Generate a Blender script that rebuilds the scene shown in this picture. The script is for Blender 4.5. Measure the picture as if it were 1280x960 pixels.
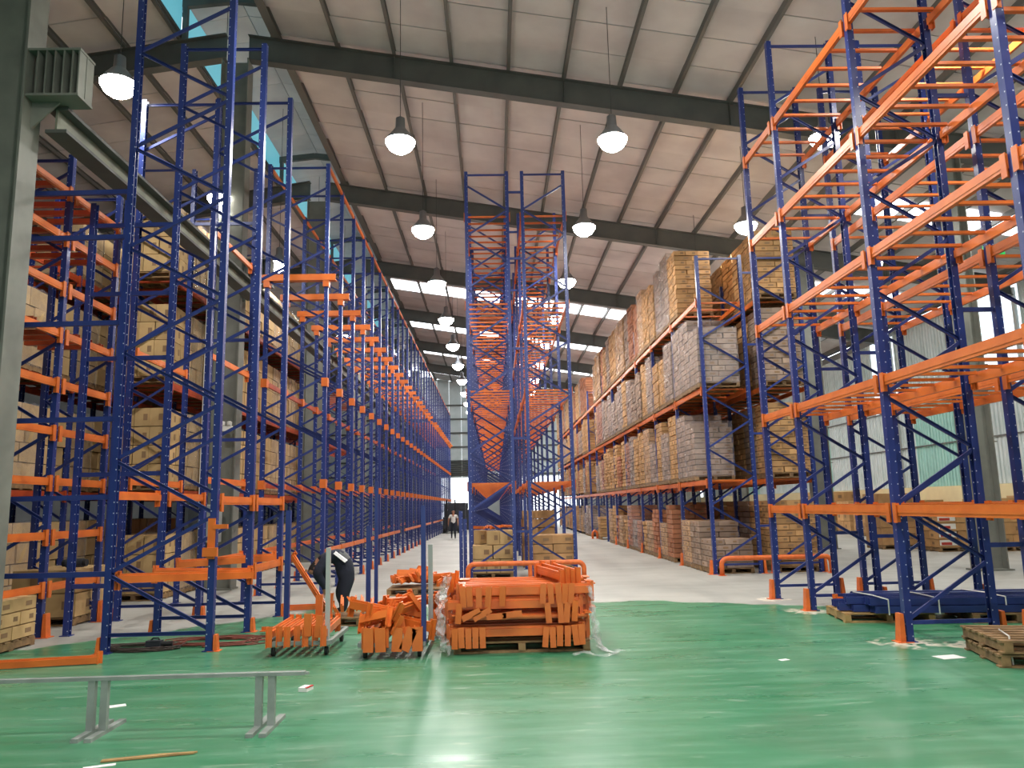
import bpy, math, random
from mathutils import Vector, Matrix, Euler
R = math.radians
for o in list(bpy.data.objects): bpy.data.objects.remove(o)
S = bpy.context.scene
COL = S.collection
rnd = random.Random(7)

# ------------------------------------------------------------------ camera, world, exposure
YAW, PITCH, ROLL, CAMH, FPX = 0.026192, 0.157499, -0.022689, 1.85, 960.0
cam = bpy.data.cameras.new('camera'); camo = bpy.data.objects.new('camera', cam); COL.objects.link(camo)
_f = Vector((math.sin(YAW)*math.cos(PITCH), math.cos(YAW)*math.cos(PITCH), math.sin(PITCH)))
_r0 = Vector((math.cos(YAW), -math.sin(YAW), 0)); _u0 = _r0.cross(_f)
_r = _r0*math.cos(ROLL)+_u0*math.sin(ROLL); _u = _u0*math.cos(ROLL)-_r0*math.sin(ROLL)
camo.matrix_world = Matrix(((_r.x, _u.x, -_f.x, 0), (_r.y, _u.y, -_f.y, 0), (_r.z, _u.z, -_f.z, CAMH), (0, 0, 0, 1)))
cam.sensor_width = 36.0; cam.sensor_fit = 'HORIZONTAL'; cam.lens = 36.0*FPX/1280.0
cam.clip_start = 0.1; cam.clip_end = 400
S.camera = camo
W = bpy.data.worlds.new('sky'); S.world = W; W.use_nodes = True
bg = W.node_tree.nodes['Background']; bg.inputs[0].default_value = (0.88, 0.94, 1.0, 1); bg.inputs[1].default_value = 3.0
S.view_settings.view_transform = 'Standard'; S.view_settings.look = 'None'; S.view_settings.gamma = 1.0
S.view_settings.exposure = 0.0; S.view_settings.use_curve_mapping = False
LAMP_W = 180.0

# ------------------------------------------------------------------ materials
M = {}
def srgb(r, g, b):
    f = lambda c: (c/255/12.92) if c/255 <= .04045 else ((c/255+.055)/1.055)**2.4
    return (f(r), f(g), f(b), 1)
def mat(name, rgb, rough=.5, metal=0., noise=None, nscale=6., emit=None, estr=0., bump=0., bscale=30., spec=None, islandvar=0.):
    m = bpy.data.materials.new(name); m.use_nodes = True; nt = m.node_tree; n = nt.nodes; p = n['Principled BSDF']
    col = srgb(*rgb); p.inputs['Base Color'].default_value = col
    p.inputs['Roughness'].default_value = rough; p.inputs['Metallic'].default_value = metal
    if spec is not None: p.inputs['Specular IOR Level'].default_value = spec
    tc = n.new('ShaderNodeTexCoord')
    last = None
    if noise:
        t = n.new('ShaderNodeTexNoise'); t.inputs['Scale'].default_value = nscale; t.inputs['Detail'].default_value = 6
        nt.links.new(tc.outputs['Object'], t.inputs['Vector'])
        mx = n.new('ShaderNodeMix'); mx.data_type = 'RGBA'; mx.inputs[6].default_value = col; mx.inputs[7].default_value = srgb(*noise)
        mr = n.new('ShaderNodeMapRange'); mr.inputs[1].default_value = .38; mr.inputs[2].default_value = .68
        nt.links.new(t.outputs['Fac'], mr.inputs[0]); nt.links.new(mr.outputs[0], mx.inputs[0]); last = mx.outputs[2]
    if islandvar:
        oi = n.new('ShaderNodeObjectInfo'); ge = n.new('ShaderNodeNewGeometry')
        ad = n.new('ShaderNodeMath'); ad.operation = 'ADD'; nt.links.new(oi.outputs['Random'], ad.inputs[0]); nt.links.new(ge.outputs['Random Per Island'], ad.inputs[1])
        fr = n.new('ShaderNodeMath'); fr.operation = 'FRACT'; nt.links.new(ad.outputs[0], fr.inputs[0])
        m2 = n.new('ShaderNodeMapRange'); m2.inputs[3].default_value = 1-islandvar; m2.inputs[4].default_value = 1+islandvar; nt.links.new(fr.outputs[0], m2.inputs[0])
        hs = n.new('ShaderNodeHueSaturation'); nt.links.new(m2.outputs[0], hs.inputs['Value'])
        if last: nt.links.new(last, hs.inputs['Color'])
        else: hs.inputs['Color'].default_value = col
        last = hs.outputs[0]
    if last: nt.links.new(last, p.inputs['Base Color'])
    if bump:
        t2 = n.new('ShaderNodeTexNoise'); t2.inputs['Scale'].default_value = bscale; nt.links.new(tc.outputs['Object'], t2.inputs['Vector'])
        b = n.new('ShaderNodeBump'); b.inputs['Strength'].default_value = bump; b.inputs['Distance'].default_value = .02
        nt.links.new(t2.outputs['Fac'], b.inputs['Height']); nt.links.new(b.outputs[0], p.inputs['Normal'])
    if emit:
        p.inputs['Emission Color'].default_value = srgb(*emit); p.inputs['Emission Strength'].default_value = estr
    M[name] = m; return m
BLUE, BLUE2, ORG, ORG2 = (37, 52, 112), (43, 60, 126), (224, 118, 48), (206, 102, 42)
mat('orange', ORG, .38, noise=ORG2, nscale=3)
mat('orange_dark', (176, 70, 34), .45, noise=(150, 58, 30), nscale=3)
mat('blue_brace', BLUE, .4, noise=BLUE2, nscale=2)
def post_material():
    m = mat('blue_post', BLUE, .3, noise=BLUE2, nscale=2); nt = m.node_tree; n = nt.nodes; p = n['Principled BSDF']
    src = p.inputs['Base Color'].links[0].from_socket
    tc = n.new('ShaderNodeTexCoord'); sp = n.new('ShaderNodeSeparateXYZ'); nt.links.new(tc.outputs['Object'], sp.inputs[0])
    def mth(op, a, b=None):
        k = n.new('ShaderNodeMath'); k.operation = op
        for i, v in enumerate((a, b)):
            if v is None: continue
            if isinstance(v, (int, float)): k.inputs[i].default_value = v
            else: nt.links.new(v, k.inputs[i])
        return k.outputs[0]
    z = mth('FRACT', mth('DIVIDE', sp.outputs[2], .15)); dz = mth('MULTIPLY', mth('SUBTRACT', z, .5), .15)
    def dot(u, off):
        du = mth('SUBTRACT', u, off); d = mth('SQRT', mth('ADD', mth('MULTIPLY', du, du), mth('MULTIPLY', dz, dz))); return mth('LESS_THAN', d, .0085)
    hit = mth('MAXIMUM', dot(sp.outputs[0], .03), dot(sp.outputs[1], -.028))
    mx = n.new('ShaderNodeMix'); mx.data_type = 'RGBA'; nt.links.new(hit, mx.inputs[0]); nt.links.new(src, mx.inputs[6]); mx.inputs[7].default_value = srgb(186, 194, 214)
    nt.links.new(mx.outputs[2], p.inputs['Base Color'])
post_material()
mat('guard', (224, 112, 46), .5, noise=(200, 96, 44), nscale=8)
mat('carton', (186, 146, 98), .8, noise=(170, 130, 86), nscale=3, islandvar=.22)
mat('carton_grey', (158, 136, 118), .8, noise=(140, 122, 110), nscale=3, islandvar=.25)
mat('carton_red', (170, 112, 78), .8, noise=(150, 96, 70), nscale=3, islandvar=.2)
mat('carton_pale', (190, 160, 112), .85, noise=(176, 146, 100), nscale=3, islandvar=.14)
mat('tape', (150, 112, 70), .35)
mat('print', (136, 108, 78), .75)
mat('red_print', (176, 60, 50), .6)
mat('white_paint', (225, 225, 220), .5)
mat('wood', (150, 120, 82), .8, noise=(112, 88, 62), nscale=7, bump=.2)
mat('wood_light', (176, 142, 92), .8, noise=(140, 110, 70), nscale=7)
mat('column', (120, 122, 114), .55, noise=(104, 106, 100), nscale=2)
mat('rafter', (88, 90, 86), .6, noise=(76, 78, 76), nscale=1.5)
mat('purlin', (96, 96, 92), .6)
mat('girder_web', (122, 126, 110), .6, noise=(104, 106, 94), nscale=3)
mat('roof_panel', (206, 202, 200), .55, noise=(188, 182, 182), nscale=.8, islandvar=.06, bump=.06, bscale=6)
mat('roof_back', (70, 68, 66), .8)
mat('wall_sheet', (206, 216, 216), .45, noise=(190, 204, 202), nscale=1, islandvar=.07)
mat('wall_sheet_teal', (160, 206, 196), .45, noise=(148, 192, 184), nscale=1, islandvar=.08)
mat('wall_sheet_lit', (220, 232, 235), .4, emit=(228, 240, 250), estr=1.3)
mat('wall_cream', (222, 206, 160), .8, noise=(210, 192, 150), nscale=1)
mat('wall_grey', (150, 156, 156), .7, noise=(140, 146, 146), nscale=.6)
mat('skylight', (240, 245, 250), .4, emit=(245, 250, 255), estr=5.5)
mat('sky_glass', (120, 190, 205), .3, emit=(110, 196, 214), estr=.55)
mat('lamp_body', (150, 152, 155), .35, metal=.8)
mat('lamp_glow', (255, 255, 255), .3, emit=(255, 250, 240), estr=60)
mat('cord', (60, 60, 60), .6)
mat('grey_steel', (146, 154, 149), .45, noise=(126, 134, 129), nscale=5)
mat('rubber', (32, 32, 34), .7)
mat('chrome', (170, 172, 175), .3, metal=.9)
mat('navy', (28, 34, 52), .85, noise=(22, 27, 42), nscale=10, bump=.4, bscale=18)
mat('jacket_grey', (92, 94, 96), .8, bump=.3, bscale=18)
mat('trouser', (26, 30, 46), .85)
mat('white_shirt', (222, 220, 216), .8)
mat('skin', (168, 118, 92), .6)
mat('hair', (24, 20, 18), .6)
mat('reflective', (228, 230, 232), .35)
mat('paper', (232, 232, 228), .7)
mat('red_stuff', (196, 50, 48), .55)
mat('dark_stuff', (48, 52, 60), .6)
mat('cable_red', (122, 62, 50), .7)
mat('cable_dark', (64, 52, 46), .7)
mat('panel_grey', (176, 180, 178), .5)
mat('exit_green', (30, 150, 70), .4, emit=(40, 190, 90), estr=.8)
mat('teal_pad', (60, 120, 130), .7)
def film_material(name, fac, tint):
    m = bpy.data.materials.new(name); m.use_nodes = True; nt = m.node_tree; n = nt.nodes; n.clear()
    out = n.new('ShaderNodeOutputMaterial'); tr = n.new('ShaderNodeBsdfTransparent'); pr = n.new('ShaderNodeBsdfPrincipled'); mx = n.new('ShaderNodeMixShader')
    pr.inputs['Base Color'].default_value = srgb(*tint); pr.inputs['Roughness'].default_value = .18
    tc = n.new('ShaderNodeTexCoord'); t = n.new('ShaderNodeTexNoise'); t.inputs['Scale'].default_value = 5; t.inputs['Detail'].default_value = 5; t.inputs['Distortion'].default_value = 1.5
    nt.links.new(tc.outputs['Object'], t.inputs['Vector'])
    b = n.new('ShaderNodeBump'); b.inputs['Strength'].default_value = .9; b.inputs['Distance'].default_value = .05; nt.links.new(t.outputs['Fac'], b.inputs['Height']); nt.links.new(b.outputs[0], pr.inputs['Normal'])
    mr = n.new('ShaderNodeMapRange'); mr.inputs[1].default_value = .35; mr.inputs[2].default_value = .75; mr.inputs[3].default_value = fac*.5; mr.inputs[4].default_value = min(1, fac*1.5)
    nt.links.new(t.outputs['Fac'], mr.inputs[0]); nt.links.new(mr.outputs[0], mx.inputs[0])
    nt.links.new(tr.outputs[0], mx.inputs[1]); nt.links.new(pr.outputs[0], mx.inputs[2]); nt.links.new(mx.outputs[0], out.inputs[0]); M[name] = m
film_material('film', .15, (208, 206, 214))
film_material('film_clear', .26, (225, 226, 228))
def floor_material():
    m = bpy.data.materials.new('floor_paint'); m.use_nodes = True; nt = m.node_tree; n = nt.nodes; p = n['Principled BSDF']
    tc = n.new('ShaderNodeTexCoord'); sp = n.new('ShaderNodeSeparateXYZ'); nt.links.new(tc.outputs['Object'], sp.inputs[0])
    def L(v, s): 
        if isinstance(v, (int, float)): s.default_value = v
        else: nt.links.new(v, s)
    def mth(op, a, b=None):
        k = n.new('ShaderNodeMath'); k.operation = op; L(a, k.inputs[0])
        if b is not None: L(b, k.inputs[1])
        return k.outputs[0]
    def noise(sc, det=6, dist=0, stretch=None):
        t = n.new('ShaderNodeTexNoise'); t.inputs['Scale'].default_value = sc; t.inputs['Detail'].default_value = det; t.inputs['Distortion'].default_value = dist
        if stretch:
            mp = n.new('ShaderNodeMapping'); mp.inputs['Scale'].default_value = stretch; nt.links.new(tc.outputs['Object'], mp.inputs[0]); nt.links.new(mp.outputs[0], t.inputs['Vector'])
        else: nt.links.new(tc.outputs['Object'], t.inputs['Vector'])
        return t.outputs['Fac']
    def mapr(v, a, b, c=0., d=1.):
        k = n.new('ShaderNodeMapRange'); L(v, k.inputs[0]); k.inputs[1].default_value = a; k.inputs[2].default_value = b; k.inputs[3].default_value = c; k.inputs[4].default_value = d; return k.outputs[0]
    def mix(f, a, b):
        k = n.new('ShaderNodeMix'); k.data_type = 'RGBA'; L(f, k.inputs[0])
        for v, s in ((a, k.inputs[6]), (b, k.inputs[7])):
            if isinstance(v, tuple): s.default_value = v
            else: nt.links.new(v, s)
        return k.outputs[2]
    X, Y = sp.outputs[0], sp.outputs[1]
    green = mix(mapr(noise(.35, 8, .6), .35, .65), srgb(50, 122, 84), srgb(72, 134, 100))
    green = mix(mapr(noise(2.6, 14, .2, (.3, 2.2, 1)), .46, .8, 0, .42), green, srgb(130, 172, 148))
    green = mix(mapr(noise(4.2, 14, .4, (.4, 2.0, 1)), .62, .74, 0, .45), green, srgb(180, 194, 178))
    green = mix(mapr(noise(.5, 7, 1.), .55, .75, 0, .4), green, srgb(98, 122, 100))
    conc = mix(mapr(noise(.5, 8, .5), .35, .7), srgb(168, 168, 161), srgb(148, 148, 142))
    conc = mix(mapr(noise(.8, 6, .4, (2.5, .25, 1)), .55, .75, 0, .4), conc, srgb(132, 132, 126))
    # edge of the paint: straight cut in the middle, pulled back beside the left rack, ragged
    edge = mth('ADD', 15.1, mapr(X, -3.2, -6.6, 0, -3.6)); edge = mth('ADD', edge, mapr(X, 3.2, 5.0, 0, -1.2)); edge = mth('ADD', edge, mapr(X, 5.6, 6.6, 0, -.4))
    edge = mth('ADD', edge, mapr(noise(1.5, 8), .3, .7, -.28, .28))
    f = mapr(mth('SUBTRACT', Y, edge), -.06, .06)
    col = mix(f, green, conc)
    # chalky drilling dust round the feet of the right rack
    d = None
    for (px, py, r) in ((5.25, 10.15, .62), (5.25, 13.2, .6), (5.2, 14.85, .5), (6.6, 10.2, .55), (5.9, 9.9, .4)):
        vd = n.new('ShaderNodeVectorMath'); vd.operation = 'DISTANCE'; nt.links.new(tc.outputs['Object'], vd.inputs[0]); vd.inputs[1].default_value = (px, py, 0)
        q = mapr(vd.outputs['Value'], r*.2, r, 1, 0); d = q if d is None else mth('MAXIMUM', d, q)
    dust = mapr(mth('MULTIPLY', d, mapr(noise(4, 8, 1.), .35, .62)), .25, .5, 0, .85)
    col = mix(dust, col, srgb(222, 214, 196))
    nt.links.new(col, p.inputs['Base Color'])
    rg = mapr(noise(1.6, 12, .1, (.4, 2, 1)), .3, .7, .24, .4); rr = mix(f, (0, 0, 0, 1), (1, 1, 1, 1))
    nt.links.new(mth('ADD', rg, mth('MULTIPLY', f, .2)), p.inputs['Roughness']); p.inputs['Specular IOR Level'].default_value = .45
    b = n.new('ShaderNodeBump'); b.inputs['Strength'].default_value = .06; b.inputs['Distance'].default_value = .02; nt.links.new(noise(9, 6), b.inputs['Height']); nt.links.new(b.outputs[0], p.inputs['Normal'])
    M['floor'] = m
floor_material()

# ------------------------------------------------------------------ mesh helpers
class MB:
    def __init__(s): s.v = []; s.f = []; s.mi = []
    def add(s, vs, fs, mi=0):
        b = len(s.v); s.v += [tuple(v) for v in vs]; s.f += [tuple(i+b for i in f) for f in fs]; s.mi += [mi]*len(fs); return s
    def box(s, c, d, rot=None, mi=0):
        x, y, z = d[0]/2, d[1]/2, d[2]/2
        vs = [Vector(p) for p in ((-x,-y,-z),(x,-y,-z),(x,y,-z),(-x,y,-z),(-x,-y,z),(x,-y,z),(x,y,z),(-x,y,z))]
        if rot is not None: vs = [rot @ v for v in vs]
        c = Vector(c)
        return s.add([v+c for v in vs], [(0,3,2,1),(4,5,6,7),(0,1,5,4),(1,2,6,5),(2,3,7,6),(3,0,4,7)], mi)
    def bar(s, a, b, w, h, mi=0):
        a, b = Vector(a), Vector(b); d = b-a; q = d.to_track_quat('Z', 'Y').to_matrix()
        return s.box((a+b)/2, (w, h, d.length), q, mi)
    def prism(s, prof, length, axis='Z', base=0., mi=0, caps=True):
        n = len(prof); vs = []
        for t in (base, base+length):
            for (a, b) in prof:
                vs.append({'Z': (a, b, t), 'Y': (a, t, b), 'X': (t, a, b)}[axis])
        fs = [(i, (i+1) % n, n+(i+1) % n, n+i) for i in range(n)]
        if caps: fs += [tuple(range(n))[::-1], tuple(range(n, 2*n))]
        return s.add(vs, fs, mi)
    def tube(s, pts, r, seg=10, mi=0):
        pts = [Vector(p) for p in pts]; rs = r if isinstance(r, (list, tuple)) else [r]*len(pts); vs = []; n = len(pts); up = None
        for i, p in enumerate(pts):
            t = (pts[min(i+1, n-1)]-pts[max(i-1, 0)]).normalized()
            if up is None: up = Vector((0, 0, 1)) if abs(t.z) < .9 else Vector((1, 0, 0))
            u = t.cross(up).normalized(); w = u.cross(t); up = w
            vs += [p+(u*math.cos(6.28318*k/seg)+w*math.sin(6.28318*k/seg))*rs[i] for k in range(seg)]
        fs = [(i*seg+k, i*seg+(k+1) % seg, (i+1)*seg+(k+1) % seg, (i+1)*seg+k) for i in range(n-1) for k in range(seg)]
        fs += [tuple(range(seg))[::-1], tuple(range((n-1)*seg, n*seg))]
        return s.add(vs, fs, mi)
    def lathe(s, prof, seg=16, c=(0, 0, 0), mi=0):
        vs = [(c[0]+r*math.cos(6.28318*k/seg), c[1]+r*math.sin(6.28318*k/seg), c[2]+z) for (r, z) in prof for k in range(seg)]; n = len(prof)
        fs = [(i*seg+k, i*seg+(k+1) % seg, (i+1)*seg+(k+1) % seg, (i+1)*seg+k) for i in range(n-1) for k in range(seg)]
        fs += [tuple(range(seg))[::-1], tuple(range((n-1)*seg, n*seg))]
        return s.add(vs, fs, mi)
    def mesh(s, name, mats, smooth=False):
        me = bpy.data.meshes.new(name); me.from_pydata(s.v, [], s.f)
        for m in (mats if isinstance(mats, (list, tuple)) else [mats]): me.materials.append(M[m])
        if any(s.mi): me.polygons.foreach_set('material_index', s.mi)
        if smooth: me.polygons.foreach_set('use_smooth', [True]*len(me.polygons))
        me.update(); return me
    def build(s, name, mats, parent=None, loc=(0, 0, 0), rot=(0, 0, 0), smooth=False):
        return put(name, s.mesh(name, mats, smooth), parent, loc, rot)
def put(name, me, parent=None, loc=(0, 0, 0), rot=None, scale=None):
    o = bpy.data.objects.new(name, me); COL.objects.link(o); o.location = loc
    if rot is not None:
        if isinstance(rot, Matrix): o.rotation_euler = rot.to_euler()
        else: o.rotation_euler = rot
    if scale is not None: o.scale = scale
    if parent is not None: o.parent = parent
    return o
def tag(o, label, cat, group=None, kind=None):
    if label: o['label'] = label
    if cat: o['category'] = cat
    if group: o['group'] = group
    if kind: o['kind'] = kind
    return o
def thing(name, label, cat, loc=(0, 0, 0), rz=0., group=None):
    o = bpy.data.objects.new(name, None); COL.objects.link(o); o.empty_display_size = .1
    o.location = loc; o.rotation_euler = (0, 0, rz); return tag(o, label, cat, group)
def structure(o, label, cat=None): return tag(o, label, cat or 'structure', kind='structure')
CACHE = {}
def cached(key, fn):
    if key not in CACHE: CACHE[key] = fn()
    return CACHE[key]
ORD = ['first', 'second', 'third', 'fourth', 'fifth', 'sixth', 'seventh', 'eighth', 'ninth', 'tenth', 'eleventh', 'twelfth', 'thirteenth', 'fourteenth', 'fifteenth', 'sixteenth', 'seventeenth', 'eighteenth', 'nineteenth', 'twentieth']

# ------------------------------------------------------------------ setting: floor, roof, walls, frames
XR, YF, XL, YB, RX = 20.6, 77.0, -30.0, -9.0, -6.9
def roof_z(x): return 14.95-.16*abs(x-RX)
LX0, LX1 = -8.3, -5.7                                    # ridge lantern
f = MB().box(((XL+XR)/2, (YB+YF+30)/2, -.1), (XR-XL+.6, YF+30-YB, .2)).build('floor', 'floor'); structure(f, 'green painted and bare concrete warehouse floor', 'floor')
rb = MB()
for a, b in ((LX1, XR+.3), (XL-.3, LX0)):
    za, zb = roof_z(a), roof_z(b)
    rb.add([(a, YB, za+.06), (b, YB, zb+.06), (b, YF, zb+.06), (a, YF, za+.06), (a, YB, za+.16), (b, YB, zb+.16), (b, YF, zb+.16), (a, YF, za+.16)], [(0,3,2,1),(4,5,6,7),(0,1,5,4),(1,2,6,5),(2,3,7,6),(3,0,4,7)])
LZ = 16.05
rb.add([(LX0-.4, YB, LZ-.12), (RX, YB, LZ+.12), (LX1+.4, YB, LZ-.12), (LX0-.4, YF, LZ-.12), (RX, YF, LZ+.12), (LX1+.4, YF, LZ-.12), (LX0-.4, YB, LZ), (RX, YB, LZ+.24), (LX1+.4, YB, LZ), (LX0-.4, YF, LZ), (RX, YF, LZ+.24), (LX1+.4, YF, LZ)],
       [(0,3,4,1),(1,4,5,2),(6,7,10,9),(7,8,11,10),(0,6,9,3),(2,5,11,8),(0,1,7,6),(1,2,8,7),(3,9,10,4),(4,10,11,5)])
ceiling = rb.build('ceiling', 'roof_back'); structure(ceiling, 'pitched insulated warehouse roof seen from below', 'ceiling')
purl = [LX1+.0, -4.05, -2.5, -.95, .6, 2.12, 3.65, 5.15, 6.65, 8.15, 9.65, 11.15, 12.65, 14.15, 15.65, 17.15, 18.65, 20.2]
purl_l = [LX0, -9.75, -11.2, -12.7, -14.2, -15.7, -17.2, -18.7]
FR = [10.2, 19.4, 29.0, 38.6, 48.2, 57.8, 67.4]
strips = [(purl[i], purl[i+1]) for i in range(len(purl)-1)]+[(purl_l[i+1], purl_l[i]) for i in range(len(purl_l)-1)]
def sheet(x0, x1, y0, y1, dz=0., th=.03):
    z0, z1 = roof_z(x0)+dz, roof_z(x1)+dz; g = .012
    xa, xb, ya, yb = x0+g, x1-g, y0+g, y1-g
    return [(xa, ya, z0), (xb, ya, z1), (xb, yb, z1), (xa, yb, z0), (xa, ya, z0+th), (xb, ya, z1+th), (xb, yb, z1+th), (xa, yb, z0+th)]
BF = [(0,3,2,1),(4,5,6,7),(0,1,5,4),(1,2,6,5),(2,3,7,6),(3,0,4,7)]
rest = MB(); ny = 0
for (a, b) in strips:
    for k in range(0, 60):
        y0 = 5.0+1.2*k
        if y0+1.2 > YF+.05: break
        if -10 < a < 14 and 9.7 < y0 < 30.1 and ny < 296:
            MB().add(sheet(a, b, y0, y0+1.2, -.012*((k*7+int(a*3)) % 3)), BF).build('roof_panel', 'roof_panel', ceiling); ny += 1
        else: rest.add(sheet(a, b, y0, y0+1.2, -.012*((k*7+int(a*3)) % 3)), BF)
for k in range(12): rest.add(sheet(LX1, XR, YB+1.17*k, YB+1.17*(k+1)), BF)
tag(rest.build('roof_panel_run', 'roof_panel', ceiling), None, None, kind='stuff')
lan = MB()
for k in range(60):
    y0 = 5+1.2*k
    for (a, b, za, zb) in ((LX0-.3, RX, LZ-.16, LZ+.08), (RX, LX1+.3, LZ+.08, LZ-.16)):
        lan.add([(a+.01, y0+.01, za), (b-.01, y0+.01, zb), (b-.01, y0+1.19, zb), (a+.01, y0+1.19, za), (a+.01, y0+.01, za+.03), (b-.01, y0+.01, zb+.03), (b-.01, y0+1.19, zb+.03), (a+.01, y0+1.19, za+.03)], BF)
tag(lan.build('lantern_panel_run', 'roof_panel', ceiling), None, None, kind='stuff')
# pale blue glazing in the sides of the ridge lantern
for side, x in ((-1, LX0), (1, LX1)):
    for k in range(13):
        y0 = 9.8+4.8*k
        if y0 < 60: MB().box((x-.0*side, y0+2.4, roof_z(x)+.62), (.03, 4.7, 1.0)).build('lantern_glass', 'sky_glass', ceiling)
# skylights set between purlins
def skylight(x0, x1, y0, y1): MB().add(sheet(x0+.06, x1-.06, y0, y1, -.06, .02), BF).build('skylight_panel', 'skylight', ceiling)
for y0 in (42.2, 51.8, 61.4, 71.0):
    for (a, b) in strips[:10]: skylight(a, b, y0, y0+1.9)
for y0 in (24.0, 33.0, 42.2, 51.8):
    for (a, b) in strips[12:16]: skylight(a, b, y0, y0+1.5)
for (a, b) in strips[5:9]: skylight(a, b, 14.55, 14.72)
# purlins
pz = [(-.035, -.2), (.035, -.2), (.035, -.185), (-.02, -.185), (-.02, -.02), (.035, -.02), (.035, 0), (-.035, 0)]
for i, x in enumerate(purl+purl_l):
    w = 3.2 if i == 0 else 1.25
    o = MB().prism([(p[0]*w, p[1]) for p in pz], YF-YB, 'Y', YB).build('purlin', 'purlin', ceiling, (x, 0, roof_z(x)-.005))
# rafters: tapered I sections, column to eaves
def rafter(y):
    mb = MB()
    for (xa, xb, ha, hb) in ((-6.45, XR, .72, .72), (-7.05, -20.0, .72, .6)):
        ta, tb = roof_z(xa)-.21, roof_z(xb)-.21
        def seg(lo, hi, w):
            vs = []
            for (x, t, h) in ((xa, ta, ha), (xb, tb, hb)):
                for yy in (-w/2, w/2):
                    for q in (lo, hi): vs.append((x, yy, t-(q if q >= 0 else h+q)))
            return vs
        fs = [(0,1,3,2),(4,6,7,5),(0,4,5,1),(2,3,7,6),(0,2,6,4),(1,5,7,3)]
        mb.add(seg(0, .02, .28), fs); mb.add(seg(-.02, 0, .28), fs) if False else None
        vs = []
        for (x, t, h) in ((xa, ta, ha), (xb, tb, hb)):
            for yy in (-.14, .14):
                for q in (h-.02, h): vs.append((x, yy, t-q))
        mb.add(vs, fs); vs = []
        for (x, t, h) in ((xa, ta, ha), (xb, tb, hb)):
            for yy in (-.012, .012):
                for q in (.02, h-.02): vs.append((x, yy, t-q))
        mb.add(vs, fs)
    o = mb.build('roof_rafter', 'rafter', None, (0, y, 0)); return o
for i, y in enumerate(FR):
    o = rafter(y); structure(o, f'dark grey roof rafter, {ORD[i]} from the camera', 'rafter')
    st = MB()
    for x in (-2.5, 2.1, 6.6, 11.1, 15.6):
        for s in (-1, 1): st.box((x, s*.075, roof_z(x)-.57), (.012, .12, .66))
    tag(st.build('stiffener_plates', 'rafter', o), None, None)
    # small gable of the ridge lantern
    g = MB(); g.bar((LX0-.3, 0, 15.62), (RX, 0, 15.8), .14, .22); g.bar((RX, 0, 15.8), (LX1+.3, 0, 15.62), .14, .22)
    for x in (LX0+.1, LX1-.1): g.bar((x, 0, roof_z(x)-.2), (x, 0, 15.62), .12, .16)
    tag(g.build('lantern_frame', 'rafter', o), None, None)
# columns
def hsec(mb, cx, cy, w, d, z0, z1, tf=.03):
    for s in (-1, 1): mb.box((cx+s*(w/2-tf/2), cy, (z0+z1)/2), (tf, d, z1-z0))
    mb.box((cx, cy, (z0+z1)/2), (w-2*tf, .03, z1-z0)); return mb
for i, y in enumerate(FR):
    o = hsec(MB(), 0, 0, .72, .42, 0, 13.9).build('steel_column', 'column', None, (-6.75, y, 0))
    structure(o, f'grey steel ridge column, {ORD[i]} in the row behind the left rack', 'column')
    c = MB()
    for z in (7.62, 8.3): c.box((.73, 0, z), (.72, .4, .035))
    c.box((.73, 0, 7.96), (.72, .03, .66))
    for x in (.5, .62, .74, .86, .98, 1.07): 
        c.box((x, -.1, 7.96), (.02, .18, .64)); c.box((x, .1, 7.96), (.02, .18, .64))
    c.build('corbel', 'column', o)
    g = MB(); g.add([(.36, -.015, 7.6), (.75, -.015, 7.6), (.36, -.015, 7.2), (.36, .015, 7.6), (.75, .015, 7.6), (.36, .015, 7.2)], [(0,2,1),(3,4,5),(0,1,4,3),(1,2,5,4),(2,0,3,5)]); g.build('gusset', 'column', o)
    MB().box((0, 0, .02), (.78, .5, .04)).build('base_plate', 'column', o)
for i, y in enumerate((9.8, 19.4, 29.0, 38.6, 48.2, 57.8)):
    z1 = roof_z(12.3)-.9
    o = hsec(MB(), 0, 0, .72, .42, 0, z1).build('steel_column', 'column', None, (12.35, y, 0)); structure(o, f'grey steel column beyond the right racks, {ORD[i]} from the camera', 'column')
    if y < 30:
        b = MB()
        for z in (3.2, 5.2, 7.2): b.box((.42, -.05, z), (.16, .12, .02))
        b.build('cable_bracket', 'rafter', o)
    MB().box((0, 0, .02), (.9, .55, .04)).build('base_plate', 'column', o)
# tie girder along the ridge columns, under the corbels
for i in range(6):
    y0, y1 = FR[i]+.1, FR[i+1]-.1
    o = thing('tie_girder', f'grey steel girder between the {ORD[i]} and {ORD[i+1]} ridge columns', 'girder', (-6.1, y0, 7.2)); o['kind'] = 'structure'
    MB().box((0, (y1-y0)/2, .2), (.03, y1-y0, .3)).build('web', 'girder_web', o)
    for z in (.03, .37): MB().box((0, (y1-y0)/2, z), (.3, y1-y0, .05)).build('flange', 'rafter', o)
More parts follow.
